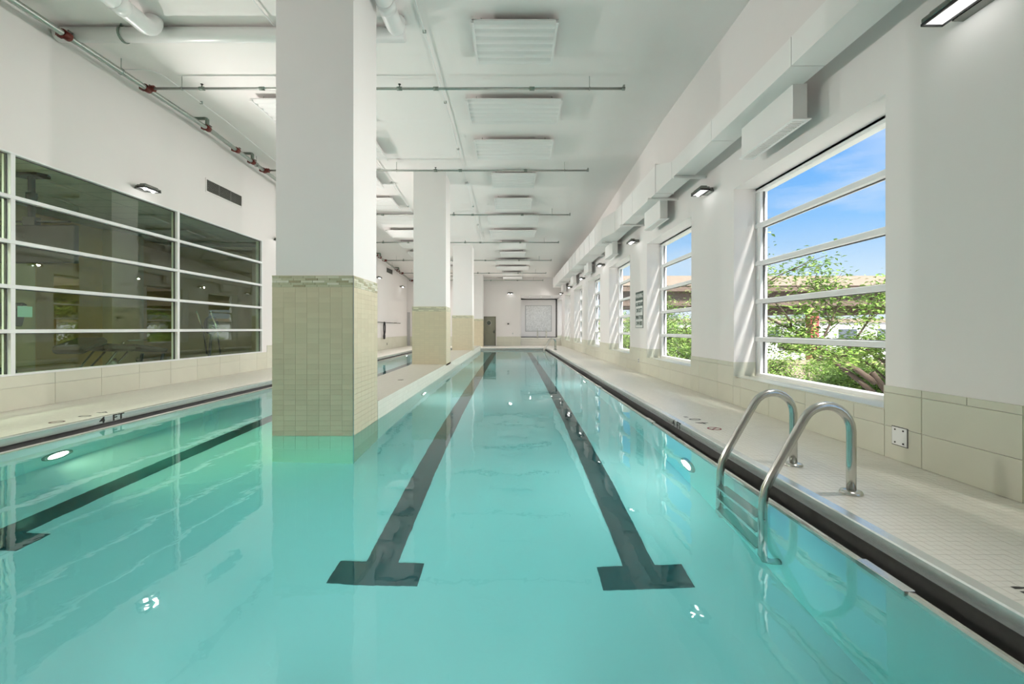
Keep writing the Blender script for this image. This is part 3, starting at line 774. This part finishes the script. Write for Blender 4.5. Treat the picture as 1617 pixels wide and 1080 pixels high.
# ------------------------------------------------------------------ wall floodlights
def flood(label, loc_, rz, watts, group, aim=0, spread=180, lit=True):
    """local frame: wall behind at x = +.29, head pointing to -x"""
    t = thing('floodlight', label, 'light', loc_, group, rz)
    ob('wall_bracket', MB().prism([(-.14, -.01), (.14, -.01), (.10, .07), (-.10, .07)], 'x', .19, .285).tube([(.12, -.06, .03), (.24, -.06, .03)], .016, 8).tube([(.12, .06, .03), (.24, .06, .03)], .016, 8), CHROME, t)
    hd = ob('lamp_head', MB().box(0, .18, -.21, .21, .012, .055).box(.03, .15, -.17, .17, .055, .085), CHROME, t, bevel=.008)
    rim = MB()
    for b in ((0, .012, -.21, .21), (.168, .18, -.21, .21), (.012, .168, -.21, -.196), (.012, .168, .196, .21)): rim.box(b[0], b[1], b[2], b[3], -.008, .012)
    ob('rim', rim, BLACK, hd)
    ob('lens', MB().box(.012, .168, -.196, .196, .004, .011), LENS, hd)
    for sy in (-.1, .1):
        ob('bulb', MB().lathe([(0, -.034), (.018, -.030), (.032, -.018), (.038, .004)], (.09, sy, 0), 14), BULB, hd)
    if lit:
        ld = bpy.data.lights.new('floodlight_beam', 'AREA'); ld.shape = 'RECTANGLE'; ld.size = .12; ld.size_y = .03
        ld.energy = watts; ld.color = (1.0, .945, .91); ld.spread = R(spread)
        lo = bpy.data.objects.new('floodlight_beam', ld); C.objects.link(lo); lo.parent = t
        dirv = Vector((-math.cos(R(aim)), 0, -math.sin(R(aim))))
        orient(lo, (0, 1, 0), (-dirv).cross(Vector((0, 1, 0))), (-.03, 0, .02))
    return t
FZ = 3.75
piers = ['on the pier at the near right edge, cut by the frame', 'on the pier between the two nearest windows', 'on the pier above the warning sign',
         'on the fourth pier from the camera', 'on the fifth pier from the camera', 'on the sixth pier from the camera', 'on the farthest pier by the spa alcove']
for i in range(7):
    flood('twin-lamp floodlight ' + piers[i], (XR - .285, 3.55 + 4.83 * i, FZ), 0, FLOOD_RIGHT * (1 if i < 5 else (1.0, .10)[i - 5]), 'floodlights along the window wall', 24, 122)
lefts = ['above the gym window', 'behind the nearest column', 'hidden past the nearest column', 'left of the rescue pole, beside the nearest column edge', 'nearest the far left corner']
for i, y in enumerate((9.35, 14.75, 20.2, 25.6, 31.1)):
    flood('twin-lamp floodlight on the left wall ' + lefts[i], (XL + .285, y, 4.10), math.pi, FLOOD_LEFT * (.85, 1, .95, .85, .6)[i], 'floodlights along the left wall', (6, 8, 20, 30, 36)[i], (160, 160, 140, 130, 120)[i])
flood('twin-lamp floodlight on the left wall near the camera', (XL + .285, 3.9, 4.10), math.pi, FLOOD_LEFT * .55, 'floodlights along the left wall', 6, 160)
flood('twin-lamp floodlight on the far wall above the grey door side', (-.13, YF - .285, 3.80), math.pi / 2, FLOOD_FAR, None)

# ------------------------------------------------------------------ wall fittings
def wall_vent(y0, y1, lab):
    t = thing('wall_vent', lab, 'vent', (XL, y0, 4.70), 'return air grilles high on the left wall')
    w = y1 - y0; h = .29
    ob('backing', MB().box(.0, .006, 0, w, 0, h), VENTD, t)
    fr = MB().box(0, .02, -.03, w + .03, -.03, 0).box(0, .02, -.03, w + .03, h, h + .03).box(0, .02, -.03, 0, 0, h).box(0, .02, w, w + .03, 0, h)
    ob('frame', fr, PAINT, t)
    sl = MB().prism([(.004, 0), (.02, -.012), (.022, -.008), (.006, .004)], 'y', 0, w).mesh('slat', VENT)
    for k in range(11): link(bpy.data.objects.new('slat', sl), t, (0, 0, .016 + k * .026))
    for q in (1 / 3, 2 / 3): ob('divider', MB().box(.004, .021, w * q - .006, w * q + .006, 0, h), VENT, t)
wall_vent(11.38, 12.85, 'long grey louvred vent high on the left wall above the gym window')
wall_vent(27.7, 29.1, 'dark louvred vent high on the far part of the left wall')

ap = thing('access_plate', 'square white screwed plate on the tiled wall below the nearest window', 'plate', (XD, 4.28, .235))
ob('plate', MB().box(-.008, 0, -.083, .083, -.083, .083), WHITE, ap, bevel=.002)
ob('shadow_frame', MB().box(-.002, 0, -.09, .09, -.09, .09), DGREY, ap)
for a in (-.045, .045):
    for b in (-.06, .06): ob('screw', MB().lathe([(.008, -.012), (.008, -.008)], (0, a, b), 8, 'x')._add([(-.011, a + .008 * math.cos(q), b + .008 * math.sin(q)) for q in [k * math.pi / 4 for k in range(8)]], [tuple(range(8))]), DGREY, ap)
def outlet(y, lab, x=XD, s=-1, z=.33, m=WHITE):
    t = thing('wall_outlet', lab, 'outlet', (x, y, z))
    ob('plate', MB().box(min(0, s * .008), max(0, s * .008), -.045, .045, -.07, .07), m, t, bevel=.002)
    for b in (-.03, .03): ob('socket', MB().box(min(0, s * .010), max(0, s * .010), -.02, .02, b - .018, b + .018), DGREY if m is WHITE else m, t)
outlet(13.1, 'small white outlet on the tiles below the warning sign')
outlet(27.8, 'dark outlet cover on the tiled left wall beyond the nearest column', XL + DT, 1, .32, CHROME)

# warning sign
ws = thing('warning_sign', 'white warning sign with dark green lettering on the pier between windows', 'sign', (XR, 13.0, 1.79))
PW, PH = .86, 1.10
SY0, SY1 = -.31, .43
ob('board', MB().box(-.012, 0, SY0, SY1, -.52, .52), SIGNW, ws)
ob('border', MB().box(-.014, -.002, SY0, SY0 + .012, -.52, .52).box(-.014, -.002, SY1 - .012, SY1, -.52, .52).box(-.014, -.002, SY0, SY1, -.52, -.508), SIGNG, ws)
hb = ob('heading_block', MB().box(-.0135, -.002, SY0, SY1, .27, .52), SIGNG, ws)
cyy = (SY0 + SY1) / 2
def sign_line(s, z, size, m, parent=ws, sx=1.0):
    me = text_mesh(s, size, m, .0008, bold=.004)
    o = link(bpy.data.objects.new('lettering', me), parent)
    orient(o, (0, -1, 0), (0, 0, 1), (-.0145, cyy, z)); o.scale = (sx, 1, 1)
sign_line('WARNING', .395, .17, SIGNW, hb, .9)
sign_line('NO LIFEGUARD', .155, .155, SIGNG, sx=.66); sign_line('ON DUTY', -.02, .155, SIGNG, sx=.8)
sign_line('SWIM AT YOUR', -.22, .155, SIGNG, sx=.66); sign_line('OWN RISK', -.39, .155, SIGNG, sx=.8)

# depth markings
def marker(label, y, x, side, deck='right'):
    t = thing('depth_marking', label, 'marking', (x, y, .0012), 'depth markings printed on the deck')
    r, u = ((0, 1, 0), (-1, 0, 0)) if deck == 'right' else ((0, -1, 0), (1, 0, 0))
    s = 1 if deck == 'right' else -1
    for ch, off in (('4', -.0), ("0", .25), ('"', .42)):
        o = link(bpy.data.objects.new('numeral', text_mesh(ch, .235, BLACK, .0004)), t); orient(o, r, u, (0, s * off, 0))
    sym = MB().lathe([(.066, 0), (.066, .001), (.084, .001), (.084, 0)], n=24)
    off = s * -.33 if deck == 'right' else .32 * -1 * -1
    c = ob('no_diving_ring', sym, REDP if deck == 'right' else mat('dark_red_print', (.10, .02, .015), .5), t, (0, s * -.33, 0))
    ob('no_diving_slash', MB().prism([(-.055, -.048), (-.046, -.058), (.055, .048), (.046, .058)], 'z', 0, .001), c.data.materials[0], c)
    return t
marker('black depth numerals and red no-diving ring on the right deck', 6.02, 2.53, 1)
marker('black depth mark cut off by the lower right frame edge', 1.755, 2.512, 1)
tL = thing('depth_marking', 'dark depth numerals and ring on the left deck above the pool edge', 'marking', (-6.11, 6.5, .0012), 'depth markings printed on the deck')
for ch, y in (('4', .30), ('0', 0)):
    o = link(bpy.data.objects.new('numeral', text_mesh(ch, .24, BLACK, .0004)), tL); orient(o, (0, -1, 0), (1, 0, 0), (0, y, 0))
c = ob('no_diving_ring', MB().lathe([(.066, 0), (.066, .001), (.084, .001), (.084, 0)], n=24), MATS['dark_red_print'] if 'dark_red_print' in MATS else mat('dark_red_print', (.10, .02, .015), .5), tL, (.02, -.41, 0))
ob('no_diving_slash', MB().prism([(-.055, -.048), (-.046, -.058), (.055, .048), (.046, .058)], 'z', 0, .001), c.data.materials[0], c)
# 4 FT on the curb faces, letter by letter
for lab, x, y, sg, wide in (('black 4 FT lettering on the left gutter face', PX0 - .1868, 6.58, 1, 1.5), ('black 4 FT lettering on the right gutter face', PX1 + .1868, 6.15, -1, 1.1)):
    t = thing('depth_lettering', lab, 'lettering', (x, y, -.046))
    for nm, ch, off in (('numeral', '4', -.10), ('letter', 'F', .035), ('letter', 'T', .105)):
        o = link(bpy.data.objects.new(nm, text_mesh(ch, .120, BLACK, .0004, bold=.003)), t)
        orient(o, (0, sg, 0), (0, 0, 1), (0, sg * off * wide, 0)); o.scale = (wide, 1, 1)

# ------------------------------------------------------------------ pool ladders
def ladder(label, y):
    t = thing('pool_ladder', label, 'ladder', (2.58, y, 0), 'stainless pool ladders on the right edge')
    for yy in (-.355, .355):
        cx, czz, r = 2.385 - 2.58, .475, .19
        pts = [(0.0 - .005, yy, 0.0), (-.005, yy, .25), (-.005, yy, czz)]
        for a in range(15, 151, 15): pts.append((cx + r * math.cos(R(a)), yy, czz + r * math.sin(R(a))))
        pts += [(1.97 - 2.58, yy, .13), (1.925 - 2.58, yy, .04), (1.905 - 2.58, yy, -.06), (1.90 - 2.58, yy, -.5), (1.90 - 2.58, yy, -.95), (1.92 - 2.58, yy, -1.03), (1.98 - 2.58, yy, -1.06), (2.03 - 2.58, yy, -1.06)]
        rl = ob('rail', MB().tube(pts, .033, 16), STEEL, t)
        ob('floor_flange', MB().lathe([(.028, .03), (.036, .030), (.07, .022), (.078, .008), (.078, 0)], (-.005, yy, 0), 24), STEEL, rl)
        ob('tread_bolt', MB().tube([(1.90 - 2.58, yy - .05, -.30), (1.90 - 2.58, yy + .05, -.30)], .010, 8), STEEL, rl)
    for k, z in enumerate((-.30, -.58, -.86)):
        ob('tread', MB().box(1.86 - 2.58, 1.955 - 2.58, -.33, .33, z - .012, z + .012).box(1.855 - 2.58, 1.862 - 2.58, -.33, .33, z - .03, z + .014), STEEL, t, bevel=.004)
    return t
ladder('stainless pool ladder in front of the nearest window', 3.81)
ladder('stainless pool ladder at the far end of the right edge', 27.0)

# ------------------------------------------------------------------ underwater lights
def pool_light(label, loc_, n, strength, watts, col=(.92, 1.0, .97), aim=(1, 0, -.12), spread=180):
    """round light flush in a pool wall; n is the wall's outward normal"""
    t = thing('pool_light', label, 'light', loc_, 'round lights in the pool walls')
    n = Vector(n); t.rotation_euler = n.to_track_quat('X', 'Z').to_euler()
    ob('niche_ring', MB().lathe([(.19, 0), (.185, .02), (.14, .028), (.135, .012)], n=28, axis='x'), RINGM, t)
    ob('lens', MB().lathe([(.136, .012), (.09, .022), (0.0, .026)], n=28, axis='x'), emis_mat('pool_lens_%d' % int(strength * 10), (1, 1, .85), strength), t)
    ld = bpy.data.lights.new('pool_light_beam', 'AREA'); ld.shape = 'DISK'; ld.size = .24; ld.energy = watts; ld.color = col
    lo = bpy.data.objects.new('pool_light_beam', ld); C.objects.link(lo); lo.parent = t
    ld.spread = R(spread); lo.location = (.035, 0, 0); lo.rotation_euler = Vector(aim).to_track_quat('-Z', 'Y').to_euler()
    return t
RINGM = mat('niche_ring_steel', (.30, .36, .33), .35, .7)
PL = 10.0
pool_light('lit oval underwater light in the left pool wall, nearest the camera', (PX0, 5.6, -.95), (1, 0, 0), 9.0, 42, (.85, 1.0, .5), (1, .45, -.45), 115)
pool_light('round underwater light in the right pool wall beyond the near ladder', (PX1, 5.25, -.78), (-1, 0, 0), 2.2, PL)
pool_light('small round underwater light in the island wall before the second column', (IX1, 10.4, -.80), (1, 0, 0), 1.8, PL)
pool_light('tiny underwater light in the island wall before the third column', (IX1, 18.4, -.80), (1, 0, 0), 1.8, PL)
for k, y in enumerate((11.5, 17.8, 24.0)): pool_light('%s underwater fill light added along the left pool wall' % ('second', 'third', 'fourth')[k], (PX0, y, -.9), (1, 0, 0), 1.8, PL)  # added lights, left side, to brighten the water
for k, y in enumerate((12.6, 20.0, 26.0)): pool_light('%s underwater fill light added along the right pool wall' % ('second', 'third', 'fourth')[k], (PX1, y, -.8), (-1, 0, 0), 1.6, PL)  # added lights, right side, to brighten the water
for k, x in enumerate((.35, -1.0, -2.6)): pool_light('%s underwater fill light added unseen in the near end pool wall' % ('right', 'middle', 'left')[k], (x, PY0, -.75), (0, 1, 0), 1.8, PL * 1.2, spread=95)  # unseen lights added below the camera to brighten the near water

# ------------------------------------------------------------------ far door, spa alcove
dr = bpy.data.objects.new('door_1', None); C.objects.link(dr); dr.location = ((DX0 + DX1) / 2, YF, 0); tag(dr, 'olive grey steel door with a round porthole', kind='structure')
hw = (DX1 - DX0) / 2
ob('frame', MB().box(-hw, -hw + .05, -.02, .15, 0, DZ).box(hw - .06, hw, -.02, .15, 0, DZ).box(-hw, hw, -.02, .15, DZ - .05, DZ), DOORD, dr)
lf = ob('leaf', MB().box(-hw + .05, hw - .06, .03, .08, .01, DZ - .05), DOORM, dr)
ob('porthole_rim', MB().lathe([(.15, .03), (.15, .012), (.185, .012), (.19, .03)], (-.05, 0, 1.68), 24, 'y'), STEEL, lf)
ob('porthole_pane', MB().lathe([(0, .022), (.15, .022)], (-.05, 0, 1.68), 24, 'y'), mat('porthole_glass', (.10, .12, .10), .1), lf)
ob('handle', MB().tube([(.33, .02, 1.02), (.33, -.04, 1.02), (.22, -.04, 1.02)], .014, 8).box(.29, .37, .018, .03, .93, 1.11), CHROME, lf)
ob('kick_plate', MB().box(-hw + .07, hw - .08, .022, .031, .03, .30), DOORM, lf)

cm = thing('security_camera', 'small black camera on the far wall right of the door', 'camera', (-.28, YF, 1.60))
ob('mount', MB().tube([(0, 0, 0), (0, -.05, 0)], .03, 10), DGREY, cm); ob('housing', MB().box(-.06, .07, -.16, -.05, -.045, .05), BLACK, cm, bevel=.015)
wo = thing('wall_switch', 'pale switch plate on the far wall above the tiles', 'switch', (.06, YF, .90))
ob('plate', MB().box(-.06, .06, -.01, 0, -.07, .07), SIGNW, wo, bevel=.003); ob('toggle', MB().box(-.012, .012, -.02, -.008, -.02, .02), DGREY, wo)

sp = thing('spa_platform', 'raised tiled spa platform with steps inside the alcove', 'platform', (2.1, 34.0, 0))
for k, (y0, z1) in enumerate(((33.55, .18), (33.85, .36), (34.15, .54))):
    nxt = (33.85, 34.15, ALY)[k]
    n = 4
    for q in range(n):
        a = ALX + (XD - ALX) * q / n; b = ALX + (XD - ALX) * (q + 1) / n
        ob('step_tile', MB().box(a + .003 - 2.1, b - .003 - 2.1, y0 - 34, nxt - 34 - .002, (0, .18, .36)[k], z1), DTILE, sp, bevel=.004)
def spa_rail(x, label):
    t = thing('spa_handrail', label, 'handrail', (x, 34.6, .54), 'handrails of the spa')
    pts = [(0, 0, 0), (0, 0, .55)] + [(0, .14 - .14 * math.cos(R(a)), .55 + .14 * math.sin(R(a))) for a in range(20, 181, 20)] + [(0, .28, .45), (0, .40, .05), (0, .42, 0)]
    rl = ob('rail', MB().tube(pts, .042, 12), STEEL, t)
    ob('flange', MB().lathe([(.034, .02), (.06, .015), (.065, 0)], n=16), STEEL, t)
spa_rail(1.95, 'left curved steel handrail at the spa'); spa_rail(2.62, 'right curved steel handrail at the spa')

def mural_mat():
    m = bpy.data.materials.new('speckled_mosaic'); m.use_nodes = True; nt = m.node_tree; b = nt.nodes['Principled BSDF']; N = nt.nodes.new; L = nt.links.new
    tc = N('ShaderNodeTexCoord'); vo = N('ShaderNodeTexVoronoi'); vo.inputs['Scale'].default_value = 14
    cr = N('ShaderNodeValToRGB'); cr.color_ramp.elements[0].color = (.60, .60, .59, 1); cr.color_ramp.elements[1].color = (.84, .84, .83, 1)
    L(tc.outputs['Object'], vo.inputs['Vector']); L(vo.outputs['Color'], cr.inputs[0]); L(cr.outputs[0], b.inputs['Base Color']); b.inputs['Roughness'].default_value = .4
    return m
mu = thing('mosaic_panel', 'square speckled grey mosaic panel on the alcove back wall', 'mosaic', (2.15, ALY, 2.07))
ob('mosaic', MB().box(-1.02, 1.02, -.02, 0, -1.0, 1.02), mural_mat(), mu)
ob('frame', MB().box(-1.07, -1.02, -.025, 0, -1.05, 1.07).box(1.02, 1.07, -.025, 0, -1.05, 1.07).box(-1.02, 1.02, -.025, 0, 1.02, 1.07).box(-1.02, 1.02, -.025, 0, -1.05, -1.0), mat('mosaic_frame', (.45, .45, .44), .5), mu)
# shadow gap around alcove back wall
ob('shadow_gap', MB().box(ALX, XR - .02, ALY - .02, ALY - .0, 3.60, 3.67).box(XR - .10, XR - .02, ALY - .02, ALY, .54, 3.67).box(ALX, XR - .02, ALY - .02, ALY, .54, .60), DGREY, bpy.data.objects['wall_alcove'])
for k, x in enumerate((1.35, 2.2, 3.0)):
    t = thing('downlight', '%s recessed downlight in the spa alcove ceiling' % ('left', 'middle', 'right')[k], 'light', (x, 34.6, 3.68), 'downlights in the spa alcove')
    ob('trim_ring', MB().lathe([(.07, -.002), (.075, -.012), (.10, -.012), (.105, 0)], n=20), WHITE, t)
    ob('lens', MB().lathe([(0, -.006), (.072, -.006)], n=20), DOWN, t)
    ld = bpy.data.lights.new('downlight_beam', 'AREA'); ld.shape = 'DISK'; ld.size = .12; ld.energy = 8
    lo = bpy.data.objects.new('downlight_beam', ld); C.objects.link(lo); lo.parent = t; lo.location = (0, 0, -.02)

# rescue pole and rope on the left wall
rp = thing('rescue_pole', 'long thin rescue pole hung on wall hooks at the left wall', 'pole', (XL, 25.0, 1.62))
ob('shaft', MB().tube([(.07, .0, 0), (.07, 4.2, 0)], .022, 8), CHROME, rp)
ob('shaft_tip', MB().tube([(.07, 4.28, 0), (.07, 5.9, 0)], .022, 8), CHROME, rp)
for y in (.6, 2.2, 3.9, 5.0): ob('hook', MB().tube([(0, y, .03), (.11, y, -.04), (.11, y, .02)], .012, 6), WHITE, rp)
rr = thing('rescue_rope', 'dark coiled rope hanging from the rescue pole on the left wall', 'rope', (XL + .1, 26.75, 1.58))
for k in range(4):
    a0 = random.uniform(0, 1)
    ob('rope_loop', MB().tube([(.03 + .015 * k, .13 * math.sin(a) * (1 + .2 * a0), -.30 + (.33 + .05 * a0) * math.cos(a)) for a in [2 * math.pi * q / 16 for q in range(17)]], .014, 6), DGREY, rr)
ob('throw_bag', MB().lathe([(0, -.95), (.06, -.93), (.075, -.75), (.05, -.62), (0, -.6)], (.04, 0, 0), 12), DGREY, rr)

# ------------------------------------------------------------------ outside: ground, overpass, trees
struct('ground_outside', MB().box(4.6, 160, -60, 160, -5.2, -5.0), ASPH, 'pale ground outside the windows')
ov = thing('overpass', 'beige concrete overpass crossing behind the trees', 'overpass', (30, 42, -5))
ob('parapet', MB().box(-20, 60, -.3, .2, 10.2, 11.1), CONC, ov)
ob('deck_slab', MB().box(-20, 60, -.2, 12, 9.7, 10.2), CONCD, ov)
for k in range(3): ob('girder', MB().box(-20, 60, .6 + k * 4.5, 1.2 + k * 4.5, 8.4, 9.7), CONCD, ov)
for x in (-8, -1.7, 6.5, 16, 27): ob('pillar', MB().box(x - .38, x + .38, .5, 1.3, 0, 8.4), REDCOL if x == -1.7 else CONCD, ov)
for x in (-8, -1.7, 6.5, 16, 27): ob('cross_head', MB().box(x - .6, x + .6, .3, 11, 7.7, 8.4), CONCD, ov)
rw = thing('retaining_wall', 'low beige concrete wall below the overpass', 'wall', (30, 34, -5))
ob('wall_slab', MB().box(-20, 60, 0, .6, 0, 3.6), CONC, rw); ob('coping', MB().box(-20, 60, -.1, .7, 3.6, 3.9), CONC, rw)
for k in range(14): ob('buttress', MB().box(-18 + 5 * k, -17.5 + 5 * k, -.25, 0, 0, 3.6), CONC, rw)
wb_ = thing('pale_building', 'long pale building beyond the overpass', 'building', (45, 75, -5))
ob('wall', MB().box(-40, 70, 0, 8, 0, 7.3), WBLD, wb_); ob('roof_edge', MB().box(-40, 70, -.4, 8, 7.3, 7.9), CONC, wb_)
for k in range(16): ob('window', MB().box(-36 + 6.4 * k, -33 + 6.4 * k, -.08, .05, 4.5, 6.2), mat('dark_glazing', (.10, .12, .14), .2) if k == 0 else MATS['dark_glazing'], wb_)

def tree_meshes(seed, height, spread, nleaf):
    rnd = random.Random(seed); br = MB(); tips = []
    def grow(p, d, ln, r, lev):
        pts = [p]; q = p.copy(); dd = d.copy(); n = 4
        for i in range(n):
            dd = (dd + Vector((rnd.uniform(-.22, .22), rnd.uniform(-.22, .22), rnd.uniform(-.12, .16)))).normalized()
            q = q + dd * ln / n; pts.append(q.copy())
        br.tube(pts, r, 6 if lev < 2 else 4, False, [r * (1 - .5 * i / n) for i in range(n + 1)])
        if lev >= 2: tips.extend(pts[1:])
        if lev < 4:
            for k in range((3, 4, 4, 3)[lev] if lev else 5):
                t = rnd.uniform(.45, 1.0) if lev else rnd.uniform(.55, 1.0)
                base = pts[0].lerp(pts[-1], t) if lev == 0 else pts[min(n, max(1, int(t * n + .5)))]
                a = rnd.uniform(0, 2 * math.pi); out = Vector((math.cos(a), math.sin(a), rnd.uniform(-.1, .75))) * spread
                nd = (dd * .55 + out).normalized()
                grow(base, nd, ln * rnd.uniform(.5, .72), r * .5, lev + 1)
    grow(Vector((0, 0, 0)), Vector((0, 0, 1)), height * .55, height * .022, 0)
    bmesh_ = br.mesh('branches', BARK)
    lv = MB(); verts = lv
    for i in range(nleaf):
        c = tips[rnd.randrange(len(tips))] + Vector((rnd.gauss(0, .22), rnd.gauss(0, .22), rnd.gauss(0, .16)))
        a = rnd.uniform(0, 2 * math.pi); d = Vector((math.cos(a), math.sin(a), rnd.uniform(-.7, .25))).normalized()
        s = d.cross(Vector((rnd.uniform(-.4, .4), rnd.uniform(-.4, .4), 1))).normalized()
        L = rnd.uniform(.10, .19); W = L * .24
        lv.cur = rnd.choices((0, 1, 2), (5, 4, 3))[0]
        m = c + d * L * .5 + Vector((0, 0, L * .10))
        lv._add([c, m + s * W, c + d * L, m - s * W], [(0, 1, 2, 3)])
    me = bpy.data.meshes.new('foliage'); me.from_pydata(lv.v, [], lv.f)
    for m in LEAF: me.materials.append(m)
    me.polygons.foreach_set('material_index', lv.mi); me.update()
    return bmesh_, me
TM = [tree_meshes(3, 7.6, .9, 15000), tree_meshes(11, 7.0, 1.0, 15000), tree_meshes(23, 7.2, .95, 13000)]
def tree(k, x, y, s, rz, label):
    t = thing('tree', label, 'tree', (x, y, -5), 'feathery green trees outside the windows', rz)
    t.scale = (s, s, s)
    link(bpy.data.objects.new('branches', TM[k][0]), t); tag(link(bpy.data.objects.new('foliage', TM[k][1]), t), kind='stuff')
tree(0, 13.4, 14.8, 1.22, .4, 'tall feathery tree outside the nearest window at its right side')
tree(1, 13.0, 19.5, .92, 2.0, 'feathery green tree outside the nearest window at its left side')
tree(2, 8.9, 23.5, 1.2, 1.1, 'bushy green tree seen through the second window')
tree(0, 8.6, 32.0, 1.2, 3.1, 'green tree seen through the third window')
tree(1, 16.5, 17.0, .86, 4.0, 'green tree behind the two outside the nearest window')
tree(2, 13.5, 9.0, .98, 5.0, 'green tree mirrored in the left end of the gym glass')
tree(1, 17.5, 25.0, .9, .9, 'distant green tree in front of the overpass')
tree(0, 10.5, 40.0, .9, 2.4, 'farthest green tree along the building')
tree(1, 17.0, 5.5, 1.1, 1.7, 'green tree near the camera end, mirrored in the gym glass')
tree(0, 18.5, 11.5, 1.1, 5.2, 'tall green tree behind the mirrored one, farther from the wall')
